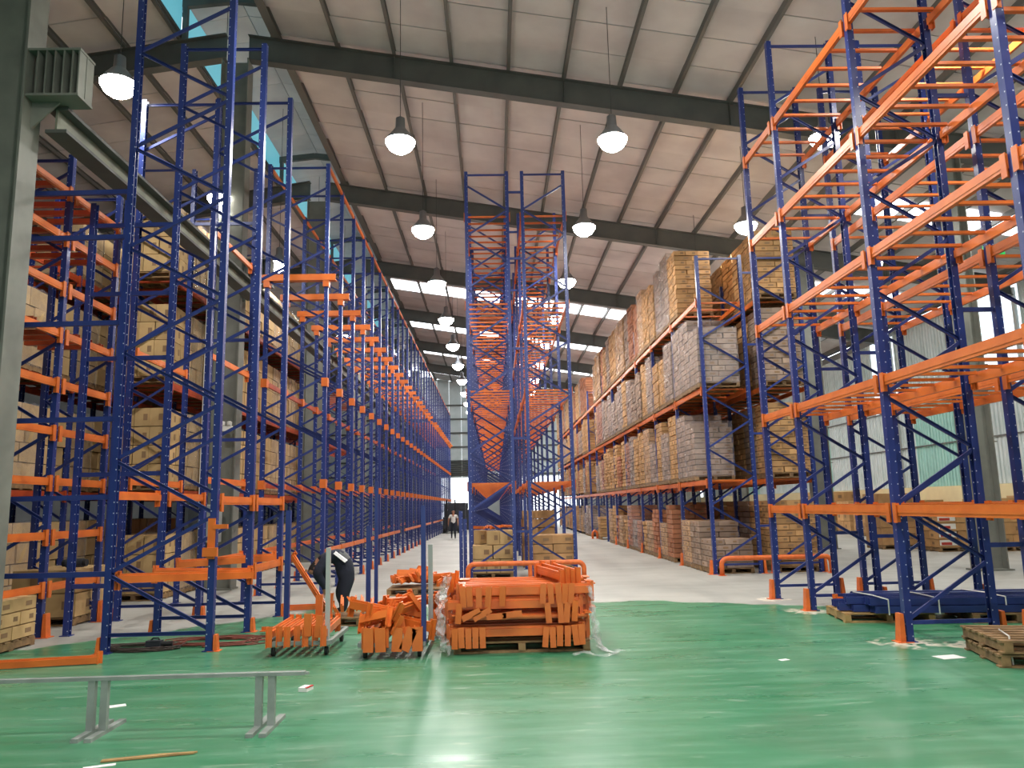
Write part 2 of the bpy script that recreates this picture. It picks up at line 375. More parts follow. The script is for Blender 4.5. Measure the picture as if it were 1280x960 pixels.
# right wall: cream plinth, girts, ribbed sheets
w = thing('wall_right', 'pale green ribbed sheet wall above a cream plinth at right', 'wall', (XR, 0, 0)); w['kind'] = 'structure'
MB().box((.1, (YB+YF)/2, 1.15), (.2, YF-YB, 2.3)).build('plinth', 'wall_cream', w)
MB().box((.3, (YB+YF)/2, 6.4), (.1, YF-YB, 8.2)).build('backing', 'wall_grey', w)
def ribbed(wd, h):
    mb = MB(); n = 5; pr = []
    for i in range(n):
        a = i*wd/n; pr += [(0., a), (0., a+wd/n*.55), (-.05, a+wd/n*.65), (-.05, a+wd/n*.9)]
    pr += [(0., wd-.005)]; full = pr+[(.02, wd-.005), (.02, 0)]
    for i in range(len(pr)-1): mb.add([(pr[i][0], pr[i][1], .01), (pr[i+1][0], pr[i+1][1], .01), (pr[i+1][0], pr[i+1][1], h-.01), (pr[i][0], pr[i][1], h-.01)], [(0, 3, 2, 1)])
    return mb
rows = ((2.3, 1.95, 'wall_sheet'), (4.25, 1.95, 'wall_sheet'), (6.2, 1.95, 'wall_sheet'), (8.15, 1.95, 'wall_sheet'))
for (z, h, mt) in rows:
    for k in range(40):
        y = 24.0+1.2*k
        if y > 66: break
        m2 = mt
        if z < 5 and (k % 11) in (8, 9, 10): m2 = 'wall_sheet_teal'
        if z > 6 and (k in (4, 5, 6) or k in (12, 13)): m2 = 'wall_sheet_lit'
        me = cached(('rib', h, m2), lambda: ribbed(1.2, h).mesh('wall_panel', m2)); put('wall_panel', me, w, (.16, y, z))
for z in (4.25, 6.2, 8.15): MB().box((.08, 44, z), (.05, 44, .06)).build('girt', 'purlin', w)
for k in range(6): MB().box((.06, 24.2+9.6*k-4.8, 6.1), (.12, .14, 7.7)).build('wind_post', 'panel_grey', w)
MB().box((.3, (YB+24)/2, 6.2), (.1, 24-YB, 7.8)).build('sheet_run', 'wall_sheet', w)
# far wall with two doorways, louvres and girts
w = thing('wall_far', 'far gable wall with bright open doorway and louvres', 'wall', (0, YF, 0)); w['kind'] = 'structure'
holes = [(-5.3, -1.0, 0, 4.75), (2.6, 8.6, 0, 4.75)]
fw = MB(); xs = [XL]+[v for h in holes for v in h[:2]]+[XR]
for i in range(0, len(xs), 2): fw.box(((xs[i]+xs[i+1])/2, .1, 2.375), (xs[i+1]-xs[i], .2, 4.75))
fw.build('wall_base', 'wall_grey', w)
for k in range(42):
    x = XL+1.22*k; zt = roof_z(x+.6)+.05
    MB().box((x+.6, .1, (4.75+zt)/2), (1.2, .12, zt-4.75)).build('wall_panel', 'wall_sheet', w)
for z in (5.0, 6.4, 7.8, 9.2, 10.6, 12.0): MB().box(((XL+XR)/2, -.02, z), (XR-XL, .1, .16)).build('girt', 'rafter', w)
for z in range(8): MB().box((-3.2, -.1, 5.0+.2*z), (4.4, .16, .05), Euler((R(35), 0, 0)).to_matrix()).build('louvre_slat', 'rafter', w)
w = MB().box((XL-.1, (YB+YF)/2, 6), (.2, YF-YB, 12)).build('wall_left', 'wall_grey'); structure(w, 'plain grey side wall far to the left', 'wall')
w = MB(); 
for a, b in ((XL, -2), (4, XR)): w.box(((a+b)/2, YB, 7.5), (b-a, .2, 15))
w.box((1, YB, 9.5), (6, .2, 11)); w = w.build('wall_back', 'wall_grey'); structure(w, 'unseen wall behind the camera with an opening added for fill light', 'wall')  # unseen opening, added and sized for the sky light it lets in

# ------------------------------------------------------------------ rack parts
def post_mesh(h):
    def f():
        pr = [(-.045, -.05), (.045, -.05), (.045, -.04), (-.035, -.04), (-.035, .04), (.045, .04), (.045, .05), (-.045, .05)]
        mb = MB().prism(pr, h, 'Z', 0.); mb.box((0, 0, .006), (.16, .15, .012)); return mb.mesh('post', 'blue_post')
    return cached(('post', round(h, 2)), f)
BR = [(-.025, -.015), (.025, -.015), (.025, .015), (.018, .015), (.018, -.008), (-.018, -.008), (-.018, .015), (-.025, .015)]
def brace_mesh(): return cached('brace', lambda: MB().prism([(b, a) for a, b in BR], 1., 'Z', -.5).mesh('brace', 'blue_brace'))
def beam_mesh(l, m='orange', h=.13):
    def f():
        k = h/.13; pr = [(-.025, -.065*k), (.025, -.065*k), (.025, .035*k), (.003, .035*k), (.003, .065*k), (-.025, .065*k)]
        mb = MB().prism(pr, l, 'Y', -l/2); 
        mb.box((-.0275, 0, -.01), (.006, l-.02, .045)); return mb.mesh('beam', m)
    return cached(('beam', round(l, 2), m, h), f)
def plate_mesh(m='orange'): return cached(('plate', m), lambda: MB().box((-.04, 0, -.03), (.012, .085, .26)).box((-.008, -.0, -.03), (.07, .01, .25)).mesh('end_plate', m))
def barx_mesh(l, m='orange'): return cached(('barx', round(l, 2), m), lambda: MB().prism([(-.03, -.02), (.03, -.02), (.03, .02), (.022, .02), (.022, -.012), (-.022, -.012), (-.022, .02), (-.03, .02)], l, 'X', -l/2).mesh('support_bar', m))
def guard_mesh(): return cached('guardm', lambda: MB().add([(-.06, -.07, 0), (.012, -.07, 0), (.012, .07, 0), (-.06, .07, 0), (-.035, -.06, .36), (.012, -.06, .36), (.012, .06, .36), (-.035, .06, .36)], BF).box((-.0, 0, .005), (.2, .2, .01)).mesh('post_guard', 'guard'))
def bar_between(name, me, a, b, parent):
    a, b = Vector(a), Vector(b); d = b-a
    o = put(name, me, parent, (a+b)/2, d.to_track_quat('Z', 'Y').to_matrix(), (1, 1, d.length)); return o
def brace_list(xa, xb, y, h, pitch=.74, z0=.3, top=True):
    s = 1 if xb > xa else -1; xa, xb = xa+s*.03, xb-s*.03
    L = [((xa, y, z0-.06), (xb, y, z0-.06))]; z = z0; k = 0
    while z+pitch < h-.12:
        p, q = (xa, xb) if k % 2 == 0 else (xb, xa)
        yy = y+(.018 if k % 2 else -.018)
        L.append(((p, yy, z), (q, yy, z+pitch-.06))); z += pitch; k += 1
    if top: L.append(((xa, y, h-.09), (xb, y, h-.09)))
    return L
def join_bars(name, L, parent, m='blue_brace', w=.05, h=.03):
    mb = MB()
    for a, b in L: mb.bar(a, b, w, h)
    return tag(mb.build(name, m, parent), None, None, kind='stuff')
def rack(name, label, xf, xr, ys, h, levels, nbrace, bars=None, nbar=0, guards=0, plates=0, skip=None, cat='pallet rack', beam_m='orange', rear=True, pitch=.74, beam_h=.13):
    """selective rack: front row of posts at xf (aisle side), rear row at xr, frames at ys, beams along Y"""
    s = 1 if xr > xf else -1
    root = thing(name, label, cat, ((xf+xr)/2, ys[0], 0)); ox, oy = root.location.x, root.location.y
    def P(x, y, z): return (x-ox, y-oy, z)
    far = []
    for i, y in enumerate(ys):
        put('post', post_mesh(h), root, P(xf, y, 0), (0, 0, 0 if s > 0 else math.pi)); put('post', post_mesh(h), root, P(xr, y, 0), (0, 0, math.pi if s > 0 else 0))
        if i < guards:
            put('post_guard', guard_mesh(), root, P(xf-s*.085, y, 0), (0, 0, 0 if s > 0 else math.pi))
            put('post_guard', guard_mesh(), root, P(xr+s*.085, y, 0), (0, 0, math.pi if s > 0 else 0))
        L = [(P(*a), P(*b)) for a, b in brace_list(xf, xr, y, h, pitch)]
        if i < nbrace:
            for a, b in L: bar_between('brace', brace_mesh(), a, b, root)
        else: far += L
    if far: join_bars('brace_run', far, root)
    cnt = 0; farbars = MB()
    for i in range(len(ys)-1):
        l = ys[i+1]-ys[i]-.11; yc = (ys[i]+ys[i+1])/2
        for k, z in enumerate(levels):
            if skip and skip(i, k): continue
            for (x, r) in ((xf, 0 if s > 0 else math.pi), (xr, math.pi if s > 0 else 0)):
                if x == xr and not rear: continue
                b = put('beam', beam_mesh(l, beam_m, beam_h), root, P(x+(-.028 if r == 0 else .028), yc, z), (0, 0, r))
                if i < plates:
                    for e in (-1, 1): put('end_plate', plate_mesh(beam_m), b, (-.003, e*(l/2-.035), 0), (0, 0, 0))
            if bars:
                n = max(1, round((ys[i+1]-ys[i])/bars)); L = abs(xr-xf)-.02
                for j in range(n):
                    yy = ys[i]+(j+.5)*(ys[i+1]-ys[i])/n
                    if cnt < nbar: put('support_bar', barx_mesh(L, beam_m), root, P((xf+xr)/2, yy, z+.045)); cnt += 1
                    else: farbars.box(P((xf+xr)/2, yy, z+.045), (L, .06, .04))
    if farbars.v: tag(farbars.build('support_bar_run', beam_m, root), None, None, kind='stuff')
    return root

# ---- near right rack (two rows back to back)
YSR = [14.9, 13.26, 10.23, 7.2, 4.17]; YSR = YSR[::-1]
LR = [1.68, 3.42, 5.2, 6.98, 8.76]
ra = rack('pallet_rack', 'empty blue and orange rack at the right front, row beside the aisle', 5.34, 6.48, YSR, 10.43, LR, 99, bars=.52, nbar=200, guards=9, plates=9, beam_h=.14)
rb_ = rack('pallet_rack', 'empty blue and orange rack at the right front, second row behind the aisle row', 7.03, 8.2, YSR, 10.43, LR, 99, bars=.52, nbar=200, guards=9, plates=9, beam_h=.14)
for y in YSR:
    for z in (1.2, 4.4, 7.6): put('row_spacer', cached('spc', lambda: MB().box((0, 0, 0), (.44, .04, .06)).mesh('row_spacer', 'blue_brace')), ra, (6.755-ra.location.x, y-ra.location.y, z))
# ---- middle rack (two rows)
YSM = [20.1+3.12*i for i in range(16)]; LM = [2.4, 4.85, 7.25, 9.75]
ma = rack('pallet_rack', 'tall empty blue and orange rack in the middle, left of its two rows', -.62, .5, YSM, 11.0, LM, 6, bars=.52, nbar=240, guards=0, plates=2)
mb_ = rack('pallet_rack', 'tall empty blue and orange rack in the middle, right of its two rows', 2.06, .92, YSM, 11.0, LM, 6, bars=.52, nbar=240, guards=0, plates=2)
for y in YSM[:5]:
    for z in (1.2, 3.6, 6.0, 8.5, 10.4): put('row_spacer', cached('spc2', lambda: MB().box((0, 0, 0), (.34, .04, .06)).mesh('row_spacer', 'blue_brace')), ma, (.71-ma.location.x, y-ma.location.y, z))
# ---- right storage rack (two rows, full of cartons)
YSP = [20.1+3.12*i for i in range(16)]; LP = [2.35, 4.8, 7.22]
def cut(i, k): return i in (6,)                         # cross aisle gap
pa = rack('pallet_rack', 'loaded blue and orange storage rack along the right aisle, aisle row', 5.64, 6.82, YSP, 8.5, LP, 6, bars=.78, nbar=120, guards=6, plates=3)
pb = rack('pallet_rack', 'loaded blue and orange storage rack along the right aisle, back row', 7.25, 8.4, YSP, 8.5, LP, 3, bars=.78, nbar=60, guards=3, plates=1)
for y in YSP[:4]:
    for z in (1.2, 3.6, 6.0, 8.0): put('row_spacer', cached('spc3', lambda: MB().box((0, 0, 0), (.36, .04, .06)).mesh('row_spacer', 'blue_brace')), pa, (7.035-pa.location.x, y-pa.location.y, z))
# ---- left drive-in rack along the left aisle
YSL = [17.8+1.72*i for i in range(31)]
la = thing('drive_in_rack', 'long blue drive-in rack lining the left aisle with orange rails', 'rack', (-4.6, 17.8, 0))
far = []
for i, y in enumerate(YSL):
    for x, r in ((-3.9, math.pi), (-5.3, 0)): put('post', post_mesh(10.2), la, (x+4.6, y-17.8, 0), (0, 0, r))
    if i < 14:
        for x, r in ((-3.84, math.pi), (-5.36, 0)): put('post_guard', guard_mesh(), la, (x+4.6, y-17.8, 0), (0, 0, r), (.7, .8, .7))
    L = [((a[0]+4.6, a[1]-17.8, a[2]), (b[0]+4.6, b[1]-17.8, b[2])) for a, b in brace_list(-3.9, -5.3, y, 10.2, .78)]
    if i < 8:
        for a, b in L: bar_between('brace', brace_mesh(), a, b, la)
    else: far += L
    for x in (-3.9, -5.3):
        for z in (2.45, 4.8, 7.2):
            put('rail_arm', cached('arm', lambda: MB().box((0, 0, 0), (.14, .16, .2)).box((0, .13, .05), (.1, .16, .06)).mesh('rail_arm', 'orange')), la, (x+4.6, y-17.8, z))
    if not (17 < i < 19):
        put('pallet_rail', cached('rail', lambda: MB().prism([(-.09, .05), (.09, .05), (.09, .07), (-.075, .07), (-.075, .2), (-.09, .2)], 1.78, 'X', -.89).mesh('pallet_rail', 'orange')), la, (.04, y-17.8, 7.2))
    if i < 30:
        for x, r in ((-3.9, math.pi), (-5.3, 0)):
            put('top_beam', beam_mesh(1.72, 'orange', .09), la, (x+4.6, y-17.8+.86, 10.16), (0, 0, r))
            if i % 9 != 8: put('floor_beam', beam_mesh(1.62, 'orange', .11), la, (x+4.6-.07 if r == 0 else x+4.6+.07, y-17.8+.86, .95), (0, 0, r))
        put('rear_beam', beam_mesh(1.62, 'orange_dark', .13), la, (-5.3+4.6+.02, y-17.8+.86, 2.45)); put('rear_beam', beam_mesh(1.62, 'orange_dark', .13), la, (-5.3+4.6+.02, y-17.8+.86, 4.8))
join_bars('brace_run', far, la)
# ---- left front block: end frames nearest the camera
lf = thing('rack_frame_block', 'unfinished blue upright frames with orange ties at the left front', 'rack', (-5.3, 10.95, 0))
def PL(x, y, z): return (x+5.3, y-10.95, z)
for (xa, xb, y, h) in ((-3.9, -5.3, 10.95, 10.35), (-3.9, -5.3, 12.56, 10.0), (-3.9, -5.3, 14.3, 9.95), (-5.3, -6.72, 14.25, 9.9)):
    put('post', post_mesh(h), lf, PL(xa, y, 0), (0, 0, math.pi))
    if not (xa < -5 ): put('post', post_mesh(h), lf, PL(xb, y, 0))
    else: put('post', post_mesh(h), lf, PL(xb, y-.02, 0))
    put('post_guard', guard_mesh(), lf, PL(xa+.07, y, 0), (0, 0, math.pi), (.8, .8, .6)); put('post_guard', guard_mesh(), lf, PL(xb-.07, y, 0), None, (.8, .8, .6))
    for a, b in brace_list(xa, xb, y, h, .78): bar_between('brace', brace_mesh(), PL(*a), PL(*b), lf)
for (x, y, h) in ((-6.72, 12.63, 7.1), (-6.7, 16.74, 9.6), (-5.3, 16.74, 9.6)): put('post', post_mesh(h), lf, PL(x, y, 0))
def lbeam(x, y0, y1, z, r=math.pi, h=.12, m='orange', plates=True):
    l = y1-y0-.11; b = put('beam', beam_mesh(l, m, h), lf, PL(x, (y0+y1)/2, z), (0, 0, r))
    if plates:
        for e in (-1, 1): put('end_plate', plate_mesh(m), b, (-.003, e*(l/2-.035), 0))
lbeam(-3.87, 10.95, 12.56, 2.02); lbeam(-3.87, 12.56, 14.3, 2.02); lbeam(-5.27, 12.56, 14.25, 2.12); lbeam(-5.33, 10.95, 12.56, 2.12, 0)
lbeam(-3.87, 12.56, 14.3, .95); lbeam(-5.33, 14.25, 16.74, .95, 0); lbeam(-6.69, 14.25, 16.74, 2.45); lbeam(-6.69, 14.25, 16.74, 4.85)
for z in (2.45, 4.8, 7.25): lbeam(-5.33, 14.3, 16.74, z, 0)
for z in (1.05, 2.1, 3.2, 4.6, 5.9, 6.6): bar_between('tie', cached('tie', lambda: MB().box((0, 0, 0), (.05, .07, 1)).mesh('tie', 'blue_brace')), PL(-5.33, 10.98, z), PL(-7.0, 11.03, z), lf)
for z in (.75, 2.5, 4.4, 5.5, 6.7): bar_between('tie', CACHE['tie'], PL(-5.33, 12.58, z), PL(-6.68, 12.62, z), lf)
for z in (3.4, 5.6, 8.3): bar_between('tie', CACHE['tie'], PL(-5.35, 16.74, z), PL(-6.66, 16.74, z), lf)
# loose beams laid across the lower ties
for (a, b, lab) in (((-5.25, 11.05, .98), (-3.75, 12.3, .9), 'front'), ((-5.05, 11.75, 1.0), (-3.8, 12.4, .92), 'back'), ((-5.3, 13.2, 1.02), (-3.85, 13.9, 1.06), 'rear')):
    a, b = Vector(a), Vector(b); d = b-a
    o = put('loose_rack_beam', beam_mesh(round(d.length, 2)), None, (a+b)/2, d.to_track_quat('Y', 'Z').to_matrix()); tag(o, f'orange beam resting slanted inside the left front frames, {lab} one of three', 'beam', 'beams lying in the left front frames')
    for e in (-1, 1): put('end_plate', plate_mesh(), o, (0, e*(d.length/2-.03), 0))
ck = thing('connector_clamp', 'orange beam connector clipped on the nearest left frame post', 'connector', (-3.9, 10.86, 1.2))
MB().box((0, 0, .3), (.1, .02, .55)).build('plate', 'orange', ck); MB().box((.12, 0, .46), (.2, .05, .06)).build('stub', 'orange', ck); MB().box((0, -.03, .12), (.2, .05, .12)).build('bracket', 'orange', ck)
# ---- far-left rack with close beam levels
lc = rack('pallet_rack', 'blue rack with closely spaced orange beams beside the near left column', -7.09, -8.25, [10.9, 12.52, 14.2], 7.93, [.75, 1.55, 2.4, 3.2, 3.98, 4.8, 5.58, 6.43, 7.23], 99, plates=9, guards=9, rear=False, beam_h=.12)
for y in (12.52, 14.2):
    for z in (4.85, 6.45, 7.25):
        for k in range(4): put('support_bar', barx_mesh(1.14, 'orange_dark'), lc, (.0, y-10.9-.3-.4*k, z+.04), None, (1, 1.6, 2.2))
# ---- loaded racks behind the left rack
YSB = [17.2+3.1*i for i in range(9)]
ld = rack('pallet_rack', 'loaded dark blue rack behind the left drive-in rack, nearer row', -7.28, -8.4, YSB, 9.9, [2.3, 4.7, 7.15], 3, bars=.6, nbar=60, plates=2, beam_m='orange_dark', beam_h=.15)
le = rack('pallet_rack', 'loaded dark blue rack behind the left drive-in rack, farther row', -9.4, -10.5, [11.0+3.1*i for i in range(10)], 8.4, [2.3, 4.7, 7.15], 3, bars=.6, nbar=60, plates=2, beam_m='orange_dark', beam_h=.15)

# ------------------------------------------------------------------ pallet loads
def pallet_mesh(wx, wy, m='wood'):
    def f():
        mb = MB(); n = 6
        for i in range(n): mb.box((0, -wy/2+(i+.5)*wy/n, .128), (wx, wy/n*.72, .022))
        for x in (-wx/2+.05, 0, wx/2-.05): mb.box((x, 0, .07), (.09, wy, .09))
        for y in (-wy/2+.06, 0, wy/2-.06): mb.box((0, y, .012), (wx, .1, .022))
        return mb.mesh('pallet', m)
    return cached(('pallet', wx, wy, m), f)
def carton_mesh(dx, dy, dz, m):
    def f():
        mb = MB().box((0, 0, dz/2), (dx-.01, dy-.01, dz-.016))
        mb.box((0, 0, dz-.007), (dx-.014, .045, .003), mi=1)
        for s in (-1, 1):
            mb.box((s*(dx/2-.003), dy*.18, dz*.5), (.003, dy*.26, dz*.34), mi=2); mb.box((dx*.2, s*(dy/2-.003), dz*.5), (dx*.26, .003, dz*.34), mi=2)
        return mb.mesh('carton', [m, 'tape', 'print'])
    return cached(('carton', round(dx, 3), round(dy, 3), round(dz, 3), m), f)
def layer_cells(wx, wy, k, na, nb):
    if k % 2: na, nb = nb, na
    return [(-wx/2+(i+.5)*wx/na, -wy/2+(j+.5)*wy/nb, wx/na, wy/nb) for i in range(na) for j in range(nb)]
def stack_mesh(wx, wy, n, dz, m, na, nb, seed):
    def f():
        r = random.Random(seed*31+n); mb = MB()
        for k in range(n):
            for (x, y, a, b) in layer_cells(wx, wy, k, na, nb):
                mb.box((x+r.uniform(-.022, .022), y+r.uniform(-.012, .012), (k+.5)*dz), (a-.012, b-.01, dz-.02))
        return mb.mesh('carton_stack', m)
    return cached(('stack', wx, wy, n, dz, m, na, nb, seed), f)
def film_mesh(wx, wy, h):
    def f():
        r = random.Random(5); vs = []; fs = []; nx, nz = 7, 8; ring = []
        P = [(-wx/2, -wy/2), (wx/2, -wy/2), (wx/2, wy/2), (-wx/2, wy/2)]
        for s in range(4):
            a, b = P[s], P[(s+1) % 4]
            for i in range(nx): ring.append((a[0]+(b[0]-a[0])*i/nx, a[1]+(b[1]-a[1])*i/nx))
        N = len(ring)
        for k in range(nz+1):
            for (x, y) in ring:
                q = 1.025+r.uniform(0, .018); vs.append((x*q, y*q, k*h/nz+(r.uniform(-.03, .03) if 0 < k else 0)))
        for k in range(nz):
            for i in range(N): fs.append((k*N+i, k*N+(i+1) % N, (k+1)*N+(i+1) % N, (k+1)*N+i))
        return MB().add(vs, fs).mesh('stretch_film', 'film')
    return cached(('film', wx, wy, round(h, 2)), f)
def load(x, y, z, wx, wy, n, dz, m, wrap, individual, label, group=None, na=3, nb=2, rz=0., partial=0):
    root = thing('pallet_load', label, 'pallet load', (x, y, z), rz, group)
    put('pallet', pallet_mesh(wx+.02, wy+.02), root)
    if individual:
        r = random.Random(int(x*100+y*10+z))
        for k in range(n):
            for ci, (cx, cy, a, b) in enumerate(layer_cells(wx, wy, k, na, nb)):
                if k == n-1 and partial and ci % 3 == 0: continue
                put('carton', carton_mesh(a, b, dz, m), root, (cx+r.uniform(-.014, .014), cy+r.uniform(-.014, .014), .142+k*dz), (0, 0, r.uniform(-.015, .015)))
    else:
        o = put('carton_stack', stack_mesh(wx, wy, n, dz, m, na, nb, int(abs(x*3+y)) % 4), root, (0, 0, .142)); o['kind'] = 'stuff'
    if wrap: put('stretch_film', film_mesh(wx, wy, n*dz+.06), root, (0, 0, .1))
    return root
LVL = ['on the floor', 'on the lowest beams', 'on the middle beams', 'on the top beams']
kinds = ['carton', 'carton_grey', 'carton', 'carton_red', 'carton_grey', 'carton']
POS = ['near', 'middle', 'far']; LVS = ['floor', 'lowest beams', 'middle beams', 'top beams']; FARL = []
rl = random.Random(11)
for k, zl in enumerate([0.0]+[v+.075 for v in LP]):
    for i in range(15):
        for j in range(3):
            y = YSP[i]+.54+j*1.02
            if k == 3 and i == 0 and j < 2: continue
            if k == 1 and i == 0 and j == 0: continue
            if k == 0 and (i, j) in ((1, 0), (5, 2), (6, 1), (6, 0)): 
                continue
            n = rl.choice((10, 12, 13, 13)) if k else rl.choice((7, 8, 10, 11))
            if k == 0 and i == 0: n = (5, 8, 8)[j]
            if k == 1 and (i*3+j) % 7 == 6: n = 9
            if k == 2: n = rl.choice((12, 13, 13, 10))
            if k == 3: n = rl.choice((13, 14, 15, 15)) if i else 13
            m = kinds[rl.randrange(6)]; wrap = rl.random() < (.75 if m == 'carton_grey' else .25)
            if (k, i) in ((1, 0), (2, 0)): m, wrap = 'carton_grey', True
            near = i < 3 and not (k == 0 and i > 1)
            hue = {'carton_grey': 'greyish', 'carton_red': 'reddish', 'carton': 'tan'}[m]
            if i < 9: lab = f'{"wrapped " if wrap else ""}{hue} cartons, {POS[j]} spot, {ORD[i]} bay, {LVS[k]}, right storage rack aisle row'; gr = None
            else: lab = f'pallet load on the {LVS[k]} far down the right storage rack'; gr = f'far loads on the {LVS[k]} of the right storage rack'
            if i == 7: continue
            if i >= 9:
                st_ = stack_mesh(1.08, .96, n, .148, m, 3, 2, 0)
                FARL.append((st_, m, (6.11, y, zl+.14))); continue
            load(6.11+rl.uniform(-.03, .03), y, zl, 1.08, .96, n, .148, m, wrap, near, lab, gr, partial=rl.random() < .2, rz=rl.uniform(-.02, .02))
fm = MB(); mk = ['carton', 'carton_grey', 'carton_red']
for me, m, p in FARL: fm.add([(v.co.x+p[0], v.co.y+p[1], v.co.z+p[2]) for v in me.vertices], [tuple(q.vertices) for q in me.polygons], mk.index(m))
tag(fm.build('far_carton_stacks', mk), 'brown carton stacks at the far end of the right storage rack', 'cartons', kind='stuff')
# back row of the right storage rack
for k, zl in enumerate([0.0]+[v+.075 for v in LP]):
    for i in range(3):
        for j in range(3):
            y = YSP[i]+.54+j*1.02; n = (11, 12, 13, 12)[k]; m = ('carton', 'carton', 'carton_grey', 'carton')[(i+j+k) % 4]
            if k == 0 and i > 0 and j == 1: n = 5
            near = i == 0 and j == 0
            if i < 9: lab = f'brown cartons, {POS[j]} spot, {ORD[i]} bay, {LVS[k]}, right storage rack back row'; gr = None
            else: lab = f'brown cartons on the {LVS[k]} deeper in the right storage rack back row'; gr = f'back row loads {LVL[k]}'
            load(7.83, y, zl, 1.08, .96, n, .155 if k < 3 else .15, m, False, near, lab, gr)
# loads behind the left racks: larger cartons
for k, zl in enumerate((0.0, 2.39, 4.79, 7.24)):
    for i in range(5):
        for j in range(3):
            y = YSB[i]+.55+j*1.0; n = (3, 4, 4, 4)[k]
            near = i == 0 and j == 0
            lab = f'large tan cartons, {POS[j]} spot, {ORD[i]} bay, {LVS[k]}, behind the left drive-in rack' if i < 9 else f'large tan cartons on the {LVS[k]} deeper behind the left drive-in rack'
            load(-7.84, y, zl, 1.05, .94, n, .42, 'carton_pale', (i+j) % 3 == 1, near, lab, None if i < 9 else f'left loads {LVL[k]}', na=3, nb=3)
for k, zl in enumerate((0.0, 2.39, 4.79, 7.24)):
    for i in range(4):
        for j in range(3):
            if k == 3 and i < 2: continue
            y = 11.0+3.1*i+.55+j*1.0; near = i in (1,) and j == 0
            lab = f'tan cartons, {POS[j]} spot, {ORD[i]} bay, {LVS[k]}, far left rack' if i < 9 else f'tan cartons on the {LVS[k]} deeper in the far left rack'
            load(-9.95, y, zl, 1.05, .94, (4, 4, 4, 3)[k], .4, 'carton_pale', (i+j) % 2 == 0, near, lab, None if i < 9 else f'far left loads {LVL[k]}', na=3, nb=2)
# floor loads by the left column and under the middle rack
load(-7.3, 11.35, 0, 1.0, 1.1, 3, .19, 'carton_pale', False, True, 'low pallet of pale cartons on the floor beside the near left column', na=3, nb=2)
load(-7.75, 14.35, 0, 1.1, 1.3, 2, .4, 'carton_pale', False, True, 'large pale cartons on the floor beside the close-beam left rack', na=2, nb=2)
load(-.06, 21.0, 0, 1.05, 1.2, 3, .36, 'carton_pale', False, True, 'big tan cartons on the floor under the left half of the middle rack', na=3, nb=2, partial=1)
load(1.5, 20.95, 0, 1.2, 1.1, 4, .235, 'carton', False, True, 'pallet of low flat cartons on the floor under the right half of the middle rack', na=2, nb=2)
load(1.35, 24.3, 0, 1.0, 1.0, 6, .26, 'carton', False, False, 'tall pallet of tan cartons further back under the right half of the middle rack', na=2, nb=2)
load(.0, 24.6, 0, 1.0, 1.0, 3, .3, 'carton', False, False, 'pallet of tan cartons further back under the left half of the middle rack', na=2, nb=2)
# boxes standing in the bay by the right wall
def wall_load(x, y, wx, wy, n, dz, m, lab, na=2, nb=2, ind=True): return load(x, y, 0, wx, wy, n, dz, m, False, ind, lab, None, na, nb)
wall_load(14.75, 28.6, 1.5, 1.2, 3, .62, 'carton', 'tall wide brown cartons left of the red and white cartons near the right wall', 1, 1)
wl = wall_load(15.6, 26.6, 1.3, 1.1, 4, .27, 'carton', 'pallet of red and white printed cartons with a brown box by the right column', 2, 2)
for k in range(4): MB().box((-.33, -.558, .3+.27*k), (.6, .012, .18)).build('printed_panel', 'white_paint', wl); MB().box((-.4, -.566, .27+.27*k), (.36, .008, .09)).build('printed_band', 'red_print', wl)
wall_load(17.2, 26.2, 1.7, 1.2, 4, .4, 'carton', 'wide pallet of brown cartons right of the grey column by the right wall', 2, 1)
wall_load(19.0, 26.6, 1.6, 1.2, 4, .42, 'carton', 'last pallet of brown cartons at the right edge by the right wall', 2, 1)
for i, (x, y, n) in enumerate(((19.4, 41.2, 3), (19.4, 43.4, 4), (18.9, 38.2, 2), (19.5, 35.4, 3), (19.5, 46, 4), (17.8, 44.5, 3))):
    wall_load(x, y, 1.6, 1.5, n, .52, 'carton', f'stack of brown cartons at the foot of the cream plinth, {ORD[i]} of six', 2, 2)

# ------------------------------------------------------------------ lamps
def lamp_meshes():
    body = MB().lathe([(.035, .62), (.05, .6), (.09, .58), (.1, .34), (.13, .3), (.26, .1), (.29, .0), (.285, 0), (.25, .09), (.12, .28)], 20).mesh('reflector', 'lamp_body', True)
    glow = MB().lathe([(.02, -.2), (.1, -.185), (.2, -.12), (.26, -.03), (.27, .02), (.02, .035)], 20).mesh('lens', 'lamp_glow', True)
    return body, glow
LB, LG = lamp_meshes()
ld_ = bpy.data.lights.new('lamp_light', 'AREA'); ld_.shape = 'DISK'; ld_.size = .5; ld_.energy = LAMP_W; ld_.color = (1, .97, .93); ld_.spread = R(165)
rowsL = [(-1.98, 'above the left aisle'), (2.85, 'above the right aisle'), (7.75, 'above the right racks'), (-7.1, 'behind the left racks'), (13.6, 'beyond the right racks')]
for rx, rn in rowsL:
    ys = [-6+5.6*i for i in range(14)] if rx != -7.1 else [13.9+5.6*i for i in range(5)]  # long rows begin with unseen lamps added behind the camera to brighten near fronts
    if abs(rx) > 9: ys = [8+9*i for i in range(5)]
    for i, y in enumerate(ys):
        z = 10.05; zr = roof_z(rx)+.01 if not LX0 < rx < LX1 else 15.7
        o = thing('high_bay_lamp', f'glowing high-bay lamp {rn}, {ORD[i]} from the camera', 'lamp', (rx, y, z), 0, f'lamps {rn}')
        put('reflector', LB, o, (0, 0, 0), None, (1.15, 1.15, 1.0)); put('lens', LG, o, (0, 0, 0), None, (1.25, 1.25, 1.3)); MB().tube([(0, 0, .6), (0, 0, zr-z)], .008, 6).build('hanging_cord', 'cord', o)
        l = bpy.data.objects.new('lamp_light', ld_); COL.objects.link(l); l.parent = o; l.location = (0, 0, -.3)
